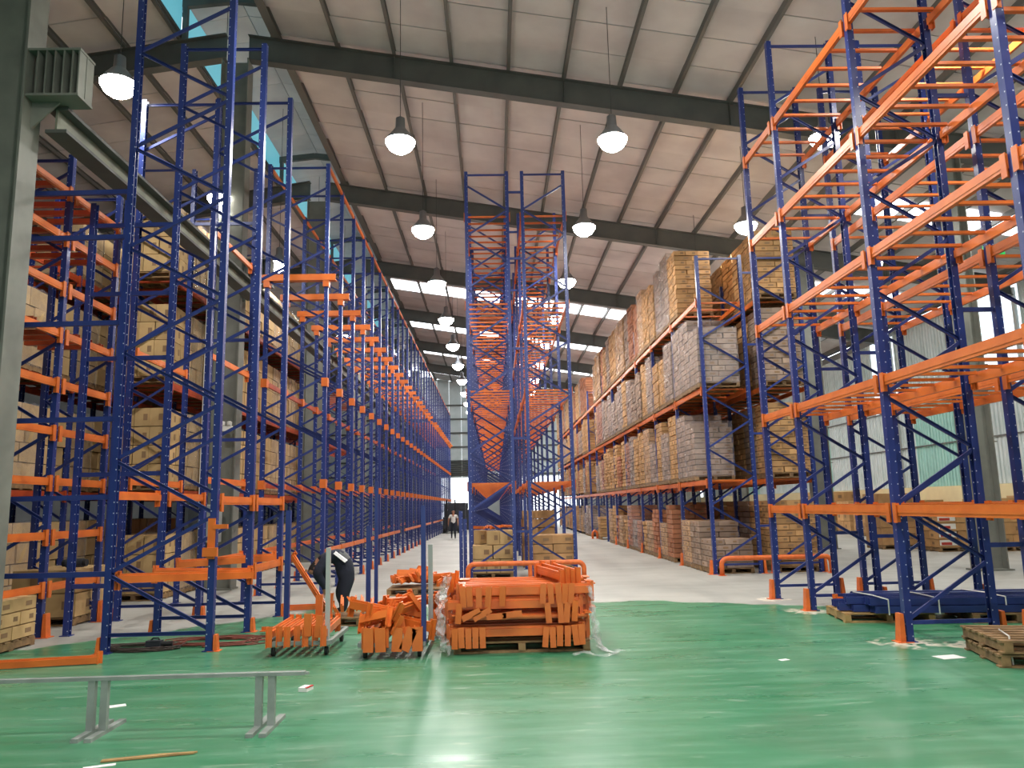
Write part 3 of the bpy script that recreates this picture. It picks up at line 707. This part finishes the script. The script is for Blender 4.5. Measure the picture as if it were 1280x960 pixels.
o = thing('exit_sign', 'small green lit exit sign hung beyond the right racks', 'sign', (12.0, 17.3, 7.6))
MB().box((0, 0, 0), (.5, .05, .24)).build('sign_face', 'exit_green', o); MB().box((.0, -.027, 0), (.08, .006, .14)).box((-.08, -.027, -.02), (.1, .006, .05)).box((.12, -.027, .02), (.1, .006, .05)).build('running_figure_mark', 'white_paint', o)
MB().bar((0, 0, .12), (.0, 0, roof_z(12)-7.59), .015, .015).build('hanger', 'rafter', o)
o = thing('electrical_panel', 'grey electrical cabinet on the second left column behind the frames', 'cabinet', (-6.9, 19.08, 1.15))
MB().box((0, 0, .45), (.5, .2, .9)).build('body', 'panel_grey', o); MB().box((0, -.11, .45), (.44, .02, .82)).build('door', 'grey_steel', o); MB().box((.17, -.13, .45), (.03, .03, .12)).build('handle', 'rubber', o)
MB().tube([(-.28, 0, .9), (-.28, 0, 8.2)], .02, 8).build('conduit', 'white_paint', o)
o = thing('emergency_light', 'small white twin-head emergency light on the second left column', 'light', (-6.6, 19.1, 3.9))
MB().box((0, 0, 0), (.3, .1, .12)).build('body', 'white_paint', o)
for s in (-1, 1): MB().lathe([(.02, .06), (.06, .08), (.065, .16), (.03, .18)], 12, (s*.08, -.02, 0)).build('lamp_head', 'white_paint', o)

# ------------------------------------------------------------------ guard rails of bent orange pipe
def pipe_guard(lab, x0, x1, y, h=.42, mid=None):
    o = thing('pipe_guard', lab, 'guard rail', ((x0+x1)/2, y, 0)); w = (x1-x0)/2; r = .16; pts = [(-w, 0, 0), (-w, 0, h-r)]
    for k in range(1, 6): a = math.pi/2*k/5; pts.append((-w+r-r*math.cos(a), 0, h-r+r*math.sin(a)))
    pts += [(-p[0], 0, p[2]) for p in pts[::-1]]
    MB().tube(pts, .062, 12).build('rail', 'guard', o, smooth=True)
    for x in (-w, w): MB().lathe([(.11, 0), (.11, .012), (.062, .014)], 12, (x, 0, 0)).build('foot', 'guard', o)
    if mid is not None: MB().tube([(mid, 0, 0), (mid, 0, h)], .055, 10).build('middle_post', 'guard', o)
pipe_guard('orange bent-pipe guard rail at the end of the right storage rack', 5.7, 8.5, 19.72)
pipe_guard('orange bent-pipe guard rail at the end of the middle rack', -.68, 2.2, 19.55, .44, .1)

# ------------------------------------------------------------------ loose orange beams, trolleys, stack
def rack_beam(a, b, label, group, h=.11, roll=0., plates=True):
    a, b = Vector(a), Vector(b); d = b-a; l = round(d.length, 1)
    o = put('loose_rack_beam', beam_mesh(l, 'orange', h), None, (a+b)/2, (d.to_track_quat('Y', 'Z') @ Euler((0, roll, 0)).to_quaternion()).to_matrix()); tag(o, label, 'beam', group)
    for e in (-1, 1):
        if plates: put('end_plate', plate_mesh(), o, (-.0, e*(l/2+.0), -.01))
    return o
# neat stack on a pallet: four tiers
sp = put('wooden_pallet', pallet_mesh(1.75, 1.6), None, (.32, 11.0, 0)); tag(sp, 'dark wooden pallet under the big neat stack of orange beams', 'pallet')
rs = random.Random(3)
for t, z in enumerate((.27, .44, .61, .78)):
    n = 11
    for k in range(n):
        y = 10.22+.145*k+rs.uniform(-.01, .01); sh = (-.03, .04, -.02, .02)[t]+rs.uniform(-.09, .09)+(.03 if k % 2 else -.03)
        zz = z+(.012 if k % 2 else 0)
        if t == 3 and k > 9: continue
        ro = math.pi/2 if (t == 3 and k > 0) or t == 1 else 0
        rack_beam((-.5+sh+.32-.36, y, zz), (.82+sh+.32-.0, y, zz-.0), f'orange beam in the {("bottom", "second", "third", "top")[t]} tier of the neat stack, {ORD[k]} from the front', f'{("bottom", "second", "third", "top")[t]} tier of the neat beam stack', .12, ro)
# upright end plates showing at the front of the stack: short brackets stacked on edge
def bracket_mesh(): return cached('brk', lambda: MB().box((0, 0, 0), (.075, .012, .25)).box((.034, .03, 0), (.008, .06, .25)).box((0, -.007, .08), (.02, .004, .02), mi=0).mesh('beam_bracket', 'orange'))
for (z, tn, xs_) in ((.21, 'lowest left', (-.53, -.45, -.36, -.27, -.18)), (.21, 'lowest right', (.62, .71, .8, .9, 1.0, 1.08)), (.72, 'upper left', (-.42, -.34, -.22, -.1, .08)), (.74, 'upper right', (.6, .7, .8, .88, .96)), (.5, 'middle right', (.66, .82, .9, 1.0)), (.5, 'middle left', (-.48,))):
    for i, x in enumerate(xs_):
        o = put('beam_bracket', bracket_mesh(), None, (x, 10.1+rs.uniform(-.015, .01), z+rs.uniform(-.015, .015)), (0, R(rs.uniform(-6, 6)), R(rs.uniform(-8, 8)))); tag(o, f'orange bracket on the front of the neat stack, {tn} group, {ORD[i]} from the left', 'bracket', 'brackets on the front of the neat beam stack')
for q, (x, z, a) in enumerate(((-.32, .5, 65), (-.18, .5, 62), (.0, .47, 88), (.2, .49, 84))):
    o = put('beam_bracket', bracket_mesh(), None, (x, 10.09, z), (0, R(a), 0)); tag(o, f'orange bracket wedged slanting between tiers of the neat stack, {ORD[q]} from the left', 'bracket', 'slanting brackets of the neat beam stack')
for k in range(4): rack_beam((.88+.07*k, 10.35, .92+.03*(k % 2)), (.62+.08*k, 11.5, .93+.03*(k % 2)), 'orange beam laid crosswise on top of the neat stack, right end', 'crosswise beams on the neat stack', .11)
for k in range(3):
    o = put('beam_bracket', bracket_mesh(), None, (-.62+.05*k, 10.3+.1*k, .85+.02*k), (R(6), R(-4+4*k), R(60))); tag(o, f'orange bracket standing on the left edge of the neat stack, {ORD[k]} from the front', 'bracket', 'brackets on the left edge of the neat stack')
# film hanging off both sides of the stack
def film_sheet(name, label, pts_fn, nu, nv, seed, th=.05):
    r = random.Random(seed); vs = []
    for i in range(nu+1):
        for j in range(nv+1):
            p = Vector(pts_fn(i/nu, j/nv)); vs.append(p+Vector((r.uniform(-th, th), r.uniform(-th, th), r.uniform(-th*.3, th*.3))))
    vs = [(v.x, v.y, max(v.z, .008)) for v in vs]
    fs = [(i*(nv+1)+j, (i+1)*(nv+1)+j, (i+1)*(nv+1)+j+1, i*(nv+1)+j+1) for i in range(nu) for j in range(nv)]
    o = MB().add(vs, fs).build(name, 'film_clear'); tag(o, label, 'plastic film'); return o
film_sheet('plastic_film', 'crumpled clear film hanging down the left side of the neat beam stack', lambda u, v: (-.62-.1*math.sin(3*v)+.06*math.sin(9*u), 9.98+.5*u, .95*(1-v)+.02), 10, 16, 1)
film_sheet('plastic_film', 'crumpled clear film hanging off the right side and trailing on the green floor', lambda u, v: (1.2+.12*v+(max(0, v-.75)*.9)*(1-u), 10.0+.45*u-max(0, v-.8)*.9, max(0, .8*(1-v*1.18))+.02), 10, 18, 2)
film_sheet('plastic_film', 'strip of clear film lying on the green floor right of the neat stack', lambda u, v: (.95+.62*v, 9.75+.16*u+.25*max(0, v-.6), .03+.03*math.sin(8*v)), 5, 14, 4, .03)
# trolleys
def trolley(x0, x1, y0, y1, lab, poles):
    o = thing('steel_trolley', lab, 'trolley', ((x0+x1)/2, (y0+y1)/2, 0)); w, d = (x1-x0)/2, (y1-y0)/2
    fr = MB()
    for s in (-1, 1): fr.bar((s*w, -d, .17), (s*w, d, .17), .05, .05); fr.bar((-w, s*d, .17), (w, s*d, .17), .05, .05)
    fr.bar((0, -d, .17), (0, d, .17), .04, .04); fr.build('frame', 'grey_steel', o)
    for sx in (-1, 1):
        for sy in (-1, 1):
            c = MB().tube([(-.02, 0, 0), (.02, 0, 0)], .06, 14).build('castor_wheel', 'rubber', o, (sx*(w-.06), sy*(d-.08), .062))
            MB().box((0, 0, .06), (.07, .05, .03)).bar((-.032, 0, .0), (-.032, 0, .06), .006, .04).bar((.032, 0, .0), (.032, 0, .06), .006, .04).build('castor_fork', 'chrome', c)
    for (px, py, z0, z1, m, wd) in poles:
        MB().prism([(-wd/2, -wd/2), (wd/2, -wd/2), (wd/2, wd/2), (-wd/2, wd/2)], z1-z0, 'Z', z0).build('corner_pole', m, o, (px-(x0+x1)/2, py-(y0+y1)/2, 0))
    return o
trolley(-2.95, -2.15, 10.35, 11.5, 'low steel trolley with seven orange beams and a grey pole', [(-2.2, 10.42, .17, 1.36, 'panel_grey', .055), (-3.12+.13, 11.4, .17, 1.86, 'blue_brace', .07)])
trolley(-1.72, -.92, 10.05, 11.3, 'low steel trolley heaped with a messy pile of orange beams and tall poles', [(-.92, 10.1, .17, 1.88, 'blue_brace', .06), (-.86, 10.45, .17, 1.37, 'panel_grey', .06), (-1.8, 11.2, .17, 1.62, 'blue_brace', .06), (-1.72, 11.4, .17, 2.25, 'blue_brace', .05)])
for k in range(7):
    x = -2.9+.115*k
    rack_beam((x, 10.3+(k % 2)*.02, .3), (x-.04+rs.uniform(-.02, .02), 11.45, .3), f'orange beam lying on the low trolley with the grey pole, {ORD[k]} from the left', 'beams on the low trolley')
for q, (x, y, z, rz) in enumerate(((-2.42, 10.26, .4, 0), (-2.28, 10.27, .38, 5), (-2.4, 10.8, .58, 0), (-2.27, 10.82, .6, 4))):
    o = put('beam_bracket', bracket_mesh(), None, (x, y, z), (0, R(rz), 0), (1.2, 1, 1.1)); tag(o, f'orange bracket at the right of the low trolley load, {("front left", "front right", "back left", "back right")[q]}', 'bracket', 'brackets on the low trolley')
for k in range(6):
    x = -1.64+.13*k; o = rack_beam((x, 10.0+rs.uniform(0, .05), .3), (x+rs.uniform(-.05, .05), 11.15, .32), f'orange beam in the bottom layer of the messy trolley, {ORD[k]} from the left', 'bottom beams of the messy trolley')
for k in range(17):
    x = -1.58+rs.uniform(0, .58); y = 10.1+rs.uniform(0, .75); z = .4+.014*k; a = rs.uniform(-.9, .9); l = rs.choice((.4, .5, .7)); tl = rs.uniform(-.12, .12)
    dx, dy = math.sin(a)*l/2, math.cos(a)*l/2
    if k % 3 == 0: dx, dy = l/2*.9, l/2*.35*(1 if k % 2 else -1)
    rack_beam((x-dx, max(10.0, y-dy), z-tl*.5+.02), (x+dx, y+dy, z+tl*.5+.02), 'short orange beam thrown on the messy trolley pile', 'loose beams on the messy trolley', .12, rs.uniform(-.7, .7))
for k, x in enumerate((-1.6, -1.45, -1.24, -1.1, -.99)):
    o = put('beam_bracket', bracket_mesh(), None, (x, 9.96, .24), (0, R((0, -2, 3, 24, 0)[k]), 0), (1.7, 1, 1.15)); tag(o, f'broad orange bracket at the front of the messy trolley, {ORD[k]} from the left', 'bracket', 'front brackets of the messy trolley')
# orange block between the trolley and the stack
for k in range(4): rack_beam((-.9+.075*k, 11.5, .33), (-.9+.075*k, 12.5, .33), 'orange beam of the low bundle between trolley and neat stack', 'low bundle behind the messy trolley', .13)
for k in range(4):
    o = put('beam_bracket', bracket_mesh(), None, (-.9+.075*k, 11.44, .2), (0, 0, 0), (.9, 1, 1.3)); tag(o, f'orange bracket on the low bundle behind the messy trolley, {ORD[k]} from the left', 'bracket', 'brackets of the low bundle')
# heap on a pallet further back
hp = put('wooden_pallet', pallet_mesh(1.25, 1.1), None, (-1.72, 17.55, 0)); tag(hp, 'wooden pallet carrying the heap of orange beams in the left aisle', 'pallet')
for k in range(34):
    ra_ = .5*math.sqrt((k*.618) % 1); th = 2.4*k; x = -1.72+ra_*1.05*math.cos(th); y = 17.55+ra_*.8*math.sin(th); z = .2+.2*(1-(ra_/.5)**2)+.04*(k % 3); a = rs.uniform(0, 3.14); l = .5
    rack_beam((x-math.cos(a)*l/2, y-math.sin(a)*l/2, max(.2, z-rs.uniform(-.05, .05))), (x+math.cos(a)*l/2, y+math.sin(a)*l/2, z+.04), 'short orange beam in the heap on the aisle pallet', 'heap of beams on the aisle pallet', .15, rs.uniform(-1, 1), False)
# small heap behind the stooping worker
h2 = put('wooden_pallet', pallet_mesh(.8, .8), None, (-2.55, 13.2, 0)); tag(h2, 'small wooden pallet with orange offcuts behind the low trolley', 'pallet')
for k in range(7):
    x = -2.6+.11*k; rack_beam((x, 12.9, .26+.02*(k % 2)), (x-.18+.1*(k % 3), 13.3, .38), 'short orange offcut on the small pallet behind the low trolley', 'offcuts on the small pallet', .14, .6*(k % 3-1), False)
rack_beam((-3.9, 15.2, 1.0), (-3.15, 14.7, .08), 'orange beam leaning from the left rack down to the concrete', None, .1)
rack_beam((-4.1, 14.95, .06), (-3.1, 15.1, .06), 'orange beam lying on the concrete near the stooping worker', None, .1)
rack_beam((-6.5, 9.98, .06), (-5.05, 10.23, .06), 'orange beam lying on the green floor at the left edge', None, .1)
o = put('beam_bracket', bracket_mesh(), None, (-3.5, 12.3, .04), (R(90), 0, R(80))); tag(o, 'orange bracket lying flat on the green floor beside the left frames', 'bracket')
for k in range(6):
    x = -.3+.1*k; rack_beam((x, 20.7, 1.3+.03*(k % 2)), (x+.25*((k % 3)-1), 21.2, 1.3), 'short orange beam on top of the cartons under the middle rack', 'beams on the middle rack cartons', .08, .4*k, False)

# ------------------------------------------------------------------ blue posts bundled on pallets, right
pl = put('wooden_pallet', pallet_mesh(1.3, 1.0, 'wood_light'), None, (5.95, 12.25, 0), (0, 0, R(-8))); tag(pl, 'light wooden pallet under the left end of the blue post bundle', 'pallet')
pl = put('wooden_pallet', pallet_mesh(1.3, 1.0), None, (7.7, 11.9, 0), (0, 0, R(-8))); tag(pl, 'wooden pallet under the right end of the blue post bundle', 'pallet')
def lying_post(l): return cached(('lying', l), lambda: MB().prism([(-.05, -.05), (.05, -.05), (.05, .05), (.038, .05), (.038, -.038), (-.038, -.038), (-.038, .05), (-.05, .05)], l, 'X', -l/2).mesh('rack_post', 'blue_brace'))
for t in range(2):
    for k in range(9):
        o = put('loose_rack_post', lying_post(3.0), None, (6.95+rs.uniform(-.24, .24)+.1*t, 11.58+.118*k+.05*t, .2+.106*t+.006*(k % 2)), (R(rs.choice((0, 0, 180)) if t else 0), 0, R(-6+rs.uniform(-1, 1)*.7))); tag(o, f'blue post on the right pallets, {"upper" if t else "lower"} layer, {ORD[k]} from the front', 'post', f'{"upper" if t else "lower"} blue posts on the right pallets')
for x in (5.75, 6.5, 7.5):
    o = MB().tube([(x, 11.5, .15), (x, 11.5, .37), (x, 12.0, .38), (x-.03, 12.55, .37)], .01, 6).build('binding_strap', 'white_paint'); tag(o, f'white strap round the blue post bundle, {"left" if x < 6 else "middle" if x < 7 else "right"} one', 'strap')
o = rack_beam((5.6, 12.95, .2), (7.3, 12.75, .2), 'orange beam lying behind the blue post bundle', None, .1)
# two stacked pallets at the right edge, boards apart
for k in range(2):
    root = thing('wooden_pallet', f'{("lower", "upper")[k]} of two weathered pallets stacked at the right edge of the picture', 'pallet', (6.2, 8.95, .15*k), R(-14+3*k))
    for i in range(7): MB().box((0, -.5+i*.167, .128), (1.3, .115, .022)).build('deck_board', 'wood', root)
    for x in (-.58, 0, .58): MB().box((x, 0, .067), (.09, 1.12, .098)).build('stringer', 'wood', root)
    for y in (-.5, 0, .5): MB().box((0, y, .01), (1.3, .1, .018)).build('bottom_board', 'wood', root)
o = MB().tube([(5.62, 8.62, .0), (5.6, 8.6, .15), (5.61, 8.62, .32), (5.75, 9.0, .33)], .009, 6).build('binding_strap', 'white_paint'); tag(o, 'loose white strap hanging off the stacked right pallets', 'strap')

# ------------------------------------------------------------------ grey steel bench frame in the foreground
b = thing('steel_bench_frame', 'grey welded steel bench frame standing on the green floor, left foreground', 'bench', (-2.9, 7.05, 0))
MB().box((-.35, 0, .455), (3.15, .06, .03)).build('top_rail', 'grey_steel', b); MB().box((1.2, .03, .447), (.1, .03, .02)).build('rail_tongue', 'grey_steel', b)
for gx in (-.6, .83):
    for dx in (0, .11):
        p = MB().box((gx+dx, 0, .235), (.06, .05, .41)).build('leg', 'grey_steel', b)
        MB().box((gx+dx, .05, .016), (.06, .62, .032)).build('foot', 'grey_steel', p)

# ------------------------------------------------------------------ small things on the floor
def flat(name, lab, cat, x, y, w, d, rz, m, h=.004): o = MB().box((0, 0, h/2+.001), (w, d, h)).build(name, m, None, (x, y, 0), (0, 0, rz)); return tag(o, lab, cat)
flat('paper_sheet', 'white paper sheet on the green floor left of the stacked right pallets', 'paper', 5.25, 9.2, .3, .2, .2, 'paper')
flat('paper_sheet', 'white paper scrap on the green floor behind the left bench leg', 'paper', -3.75, 8.0, .2, .1, .5, 'paper')
c = flat('carton_flap', 'small red and white box lying on the green floor near the bench', 'box', -2.0, 8.45, .1, .13, -.3, 'paper', .04); MB().box((.04, 0, .04), (.025, .13, .01)).build('red_edge', 'red_stuff', c)
flat('paper_scrap', 'tiny pale scrap on the green floor right of centre', 'paper', 3.35, 9.3, .12, .07, .4, 'paper')
o = MB().add([(-.3, -.02, .004), (.35, .02, .004), (.38, .05, .004), (.1, .06, .004), (-.3, .02, .004), (-.3, -.02, .016), (.35, .02, .016), (.38, .05, .016), (.1, .06, .016), (-.3, .02, .016)], [(4,3,2,1,0),(5,6,7,8,9),(0,1,6,5),(1,2,7,6),(2,3,8,7),(3,4,9,8),(4,0,5,9)]).build('wood_splinter', 'wood_light', None, (-2.72, 6.32, 0), (0, 0, .16)); tag(o, 'long splinter of pale wood on the green floor at the bottom edge', 'wood')
flat('paper_scrap', 'torn white scrap beside the wood splinter at the bottom edge', 'paper', -2.98, 6.17, .22, .05, .35, 'paper')
rc = random.Random(9)
for q, (cx, cy, r0, m, lab) in enumerate(((-4.95, 11.25, .32, 'cable_dark', 'dark loops of cable under the left front frame'), (-4.0, 11.6, .42, 'cable_red', 'reddish coil of cable on the floor between the left frames'))):
    o = thing('cable_coil', lab, 'cable', (cx, cy, 0))
    for n_ in range(4):
        pts = []; ph = rc.uniform(0, 6)
        for k in range(34):
            a = k*.4+ph; rr = r0*(1+.25*math.sin(a*1.7+n_)+rc.uniform(-.06, .06)); pts.append((rr*1.5*math.cos(a), rr*.75*math.sin(a), .012+.01*n_+.004*math.sin(a*3)))
        MB().tube(pts, .009, 5).build('cable_loop', m, o)
o = thing('tool_case', 'small dark power tool lying under the left front frame', 'tool', (-4.75, 11.2, 0)); MB().box((0, 0, .06), (.2, .12, .12)).build('body', 'dark_stuff', o); MB().tube([(.1, 0, .07), (.24, .02, .07)], .035, 10).build('motor', 'rubber', o)
MB().tube([(-.05, 0, .12), (-.02, 0, .15), (.05, 0, .15), (.07, 0, .12)], .012, 6).build('handle', 'rubber', o)
o = thing('film_roll', 'black roll core lying on the pale cartons by the left rack', 'roll', (-7.15, 13.55, 1.0)); MB().tube([(-.2, 0, .06), (.2, 0, .06)], .06, 12).build('core', 'rubber', o); MB().tube([(-.14, 0, .06), (.14, 0, .06)], .075, 14).build('wrap', 'dark_stuff', o)
# short blue posts leaning at the end of the middle rack
for k, (x, h) in enumerate(((-.86, 1.75), (-.76, 1.55))):
    o = put('short_rack_post', post_mesh(h), None, (x, 19.9+.1*k, 0), (0, 0, 0)); tag(o, f'short blue post standing at the left end of the middle rack, {("taller", "shorter")[k]} one', 'post')

# ------------------------------------------------------------------ people
def skin_body(name, nodes, edges, mats, rule, loc, rz, label, sub=2):
    me = bpy.data.meshes.new(name); keys = list(nodes); me.from_pydata([nodes[k][0] for k in keys], [(keys.index(a), keys.index(b)) for a, b in edges], [])
    o = bpy.data.objects.new(name, me); COL.objects.link(o)
    sm = o.modifiers.new('skin', 'SKIN'); sd = o.modifiers.new('sub', 'SUBSURF'); sd.levels = sub; sm.use_smooth_shade = True
    for i, k in enumerate(keys):
        r = nodes[k][1]; me.skin_vertices[0].data[i].radius = r if isinstance(r, tuple) else (r, r)
        me.skin_vertices[0].data[i].use_root = (k == 'pelvis')
    dg = bpy.context.evaluated_depsgraph_get(); ev = o.evaluated_get(dg); nm = bpy.data.meshes.new_from_object(ev)
    bpy.data.objects.remove(o)
    for m in mats: nm.materials.append(M[m])
    P = {k: Vector(nodes[k][0]) for k in keys}
    segs = [(a, b, P[a], P[b]) for a, b in edges]
    for p in nm.polygons:
        c = p.center; best = None
        for a, b, pa_, pb_ in segs:
            d = pb_-pa_; t = max(0, min(1, (c-pa_).dot(d)/max(d.length_squared, 1e-9))); q = (c-(pa_+d*t)).length
            if best is None or q < best[0]: best = (q, a, b, t)
        p.material_index = rule(best[1], best[2], best[3], c); p.use_smooth = True
    ob = bpy.data.objects.new(name, nm); COL.objects.link(ob); ob.location = loc; ob.rotation_euler = (0, 0, rz); tag(ob, label, 'person'); return ob
def hand(nodes, edges, wrist, d, side, s, key):
    d = Vector(d).normalized(); w = Vector(nodes[wrist][0]); sd = Vector(side).normalized()
    nodes[key+'palm'] = (tuple(w+d*.07), (.032, .018)); edges.append((wrist, key+'palm'))
    for i, (off, ln) in enumerate(((-.03, .07), (-.01, .085), (.01, .08), (.03, .06))):
        a = w+d*.1+sd*off; b_ = a+d*ln*.9+Vector((0, 0, -.01))
        nodes[f'{key}f{i}a'] = (tuple(a), .0085); nodes[f'{key}f{i}b'] = (tuple(b_), .007); edges += [(key+'palm', f'{key}f{i}a'), (f'{key}f{i}a', f'{key}f{i}b')]
    a = w+d*.05+sd*(-.05*s); nodes[key+'t'] = (tuple(a+d*.03), .009); edges.append((key+'palm', key+'t'))
# walking worker far down the left aisle, facing the camera (-Y)
N = {'pelvis': ((0, 0, .92), (.15, .11)), 'waist': ((0, 0, 1.08), (.14, .1)), 'chest': ((0, -.01, 1.28), (.17, .115)), 'neck': ((0, -.01, 1.44), .06), 'chin': ((0, -.03, 1.5), .07), 'head': ((0, -.01, 1.6), (.085, .1)), 'crown': ((0, 0, 1.67), .06),
     'shl': ((.19, 0, 1.38), .065), 'ell': ((.27, .04, 1.12), .05), 'wrl': ((.28, -.08, .9), .032), 'shr': ((-.19, 0, 1.38), .065), 'elr': ((-.28, .02, 1.13), .05), 'wrr': ((-.3, .06, .9), .032),
     'hil': ((.09, 0, .88), .095), 'knl': ((.1, -.12, .5), .07), 'anl': ((.1, .02, .09), .045), 'tol': ((.11, -.13, .04), .04), 'hir': ((-.09, 0, .88), .095), 'knr': ((-.1, .0, .49), .07), 'anr': ((-.11, .16, .12), .045), 'tor': ((-.12, .04, .05), .04)}
Ed = [('pelvis', 'waist'), ('waist', 'chest'), ('chest', 'neck'), ('neck', 'chin'), ('chin', 'head'), ('head', 'crown'), ('chest', 'shl'), ('shl', 'ell'), ('ell', 'wrl'), ('chest', 'shr'), ('shr', 'elr'), ('elr', 'wrr'), ('pelvis', 'hil'), ('hil', 'knl'), ('knl', 'anl'), ('anl', 'tol'), ('pelvis', 'hir'), ('hir', 'knr'), ('knr', 'anr'), ('anr', 'tor')]
hand(N, Ed, 'wrl', (0, -.2, -1), (0, 1, 0), 1, 'l'); hand(N, Ed, 'wrr', (0, .1, -1), (0, 1, 0), 1, 'r')
def rule(a, b, t, c):
    if b in ('waist', 'chest', 'shl', 'shr'): return 0
    if a in ('shl', 'shr'): return 0 if t < .6 else 2
    if b in ('hil', 'hir', 'knl', 'knr', 'anl', 'anr'): return 1
    if b in ('tol', 'tor'): return 3
    if b in ('head', 'crown') and (c.y > .02 or c.z > 1.645): return 3
    return 2
pf = skin_body('person', N, Ed, ['white_shirt', 'trouser', 'skin', 'hair'], rule, (-2.46, 46.5, .0), 0, 'person in a white T-shirt and dark trousers walking down the left aisle')
fc = MB()
for s in (-1, 1): fc.box((s*.032, -.105, 1.595), (.022, .01, .012), mi=1); fc.box((s*.092, 0, 1.585), (.016, .035, .055))
fc.box((0, -.115, 1.562), (.022, .03, .04)); fc.box((0, -.103, 1.525), (.045, .01, .01), mi=1); fc.build('face_features', ['skin', 'hair'], pf)
# stooping worker behind the grey trolley pole: hips right, back rising to the pole, arms hanging left
N = {'pelvis': ((.15, 0, .68), (.17, .16)), 'waist': ((.13, 0, .86), (.17, .16)), 'chest': ((.02, 0, 1.02), (.2, .17)), 'upper': ((-.11, 0, 1.02), (.19, .17)), 'neck': ((-.22, 0, .93), .08), 'chin': ((-.29, 0, .86), .09), 'head': ((-.33, 0, .77), .105), 'crown': ((-.34, 0, .69), .075),
     'shl': ((-.13, .17, .98), .09), 'ell': ((-.24, .24, .74), .085), 'wrl': ((-.14, .16, .5), .045), 'shr': ((-.13, -.17, .98), .09), 'elr': ((-.27, -.24, .74), .09), 'wrr': ((-.14, -.18, .48), .046),
     'hil': ((.15, .1, .6), .12), 'knl': ((.06, .12, .36), .095), 'anl': ((.13, .1, .1), .065), 'tol': ((-.01, .11, .045), .045), 'hir': ((.17, -.1, .6), .12), 'knr': ((.12, -.12, .36), .095), 'anr': ((.12, -.12, .1), .065), 'tor': ((-.02, -.13, .045), .045)}
Ed = [('pelvis', 'waist'), ('waist', 'chest'), ('chest', 'upper'), ('upper', 'neck'), ('neck', 'chin'), ('chin', 'head'), ('head', 'crown'), ('upper', 'shl'), ('shl', 'ell'), ('ell', 'wrl'), ('upper', 'shr'), ('shr', 'elr'), ('elr', 'wrr'), ('pelvis', 'hil'), ('hil', 'knl'), ('knl', 'anl'), ('anl', 'tol'), ('pelvis', 'hir'), ('hir', 'knr'), ('knr', 'anr'), ('anr', 'tor')]
hand(N, Ed, 'wrl', (.1, 0, -1), (1, 0, 0), 1, 'l'); hand(N, Ed, 'wrr', (.1, 0, -1), (1, 0, 0), 1, 'r')
def rule2(a, b, t, c):
    if b in ('chest', 'waist') : return 4 if c.x > .06 and c.z > .95 else 0
    if b in ('upper', 'shl', 'shr', 'ell', 'elr', 'wrl', 'wrr', 'neck'): return 0
    if b in ('hil', 'hir', 'knl', 'knr', 'anl', 'anr'): return 1
    if b in ('tol', 'tor'): return 3
    if b in ('head', 'crown', 'chin') and c.x < -.3 and c.z > .78: return 3
    return 2
ps = skin_body('person', N, Ed, ['navy', 'trouser', 'skin', 'hair', 'jacket_grey'], rule2, (-2.86, 14.2, 0), R(8), 'person in a navy jacket and dark trousers stooping behind the grey trolley pole'); ps.scale = (1.18, 1.12, 1.03)
MB().add([(.0, -.235, 1.09), (.17, -.215, .93), (.14, -.235, .9), (-.03, -.255, 1.06), (.0, -.2, 1.1), (.18, -.18, .94)], [(0, 3, 2, 1), (0, 1, 5, 4)]).build('reflective_stripe', 'reflective', ps)
fc = MB(); fc.box((-.3, -.1, .8), (.05, .03, .05)); fc.box((-.44, 0, .77), (.04, .03, .04)); fc.build('ear_and_nose', 'skin', ps)

# ------------------------------------------------------------------ far things
fk = thing('forklift', 'dark forklift parked far down the left aisle before the bright doorway', 'forklift', (-3.15, 57.5, 0), R(0))
MB().box((0, 0, .75), (1.1, 1.8, .8)).box((0, .6, 1.2), (1.05, .7, .4)).build('body', 'dark_stuff', fk); MB().box((0, .3, 2.1), (1.1, 1.1, .06)).bar((-.5, -.2, 1.1), (-.5, -.2, 2.1), .06, .06).bar((.5, -.2, 1.1), (.5, -.2, 2.1), .06, .06).bar((-.5, .8, 1.1), (-.5, .8, 2.1), .06, .06).bar((.5, .8, 1.1), (.5, .8, 2.1), .06, .06).build('overhead_guard', 'dark_stuff', fk)
for s in (-1, 1): MB().bar((s*.3, -1.0, .1), (s*.3, -1.0, 2.4), .1, .12).build('mast', 'rubber', fk); MB().box((s*.25, -1.5, .12), (.12, 1.0, .04)).build('fork', 'rubber', fk)
for sx in (-1, 1):
    for sy in (-.6, .65): MB().tube([(sx*.45, sy, .3), (sx*.6, sy, .3)], .3, 16).build('wheel', 'rubber', fk)
for i, (x, y, n) in enumerate(((-3.0, 62, 4), (-2.0, 65, 3), (-3.0, 68, 4))):
    o = thing('crate_stack', f'dark crate stack far down the left aisle, {ORD[i]} from the camera', 'crates', (x, y, 0))
    for k in range(n): MB().box((0, 0, .3+.55*k), (1.4, 1.2, .5)).box((0, 0, .05+.55*k), (1.3, 1.1, .1)).build('crate', 'dark_stuff', o)
o = thing('red_bin_stack', 'red plastic bins stacked in the right aisle far behind the middle rack', 'bins', (3.2, 46.0, 0))
for k in range(5): MB().lathe([(.24, 0), (.3, .28), (.33, .28), (.33, .31), (.24, .3)], 14, (0, 0, .28*k)).build('bin', 'red_stuff', o)
pipe_guard('orange bent-pipe guard rail at the cross aisle of the right storage rack', 5.3, 5.55, 42.3)
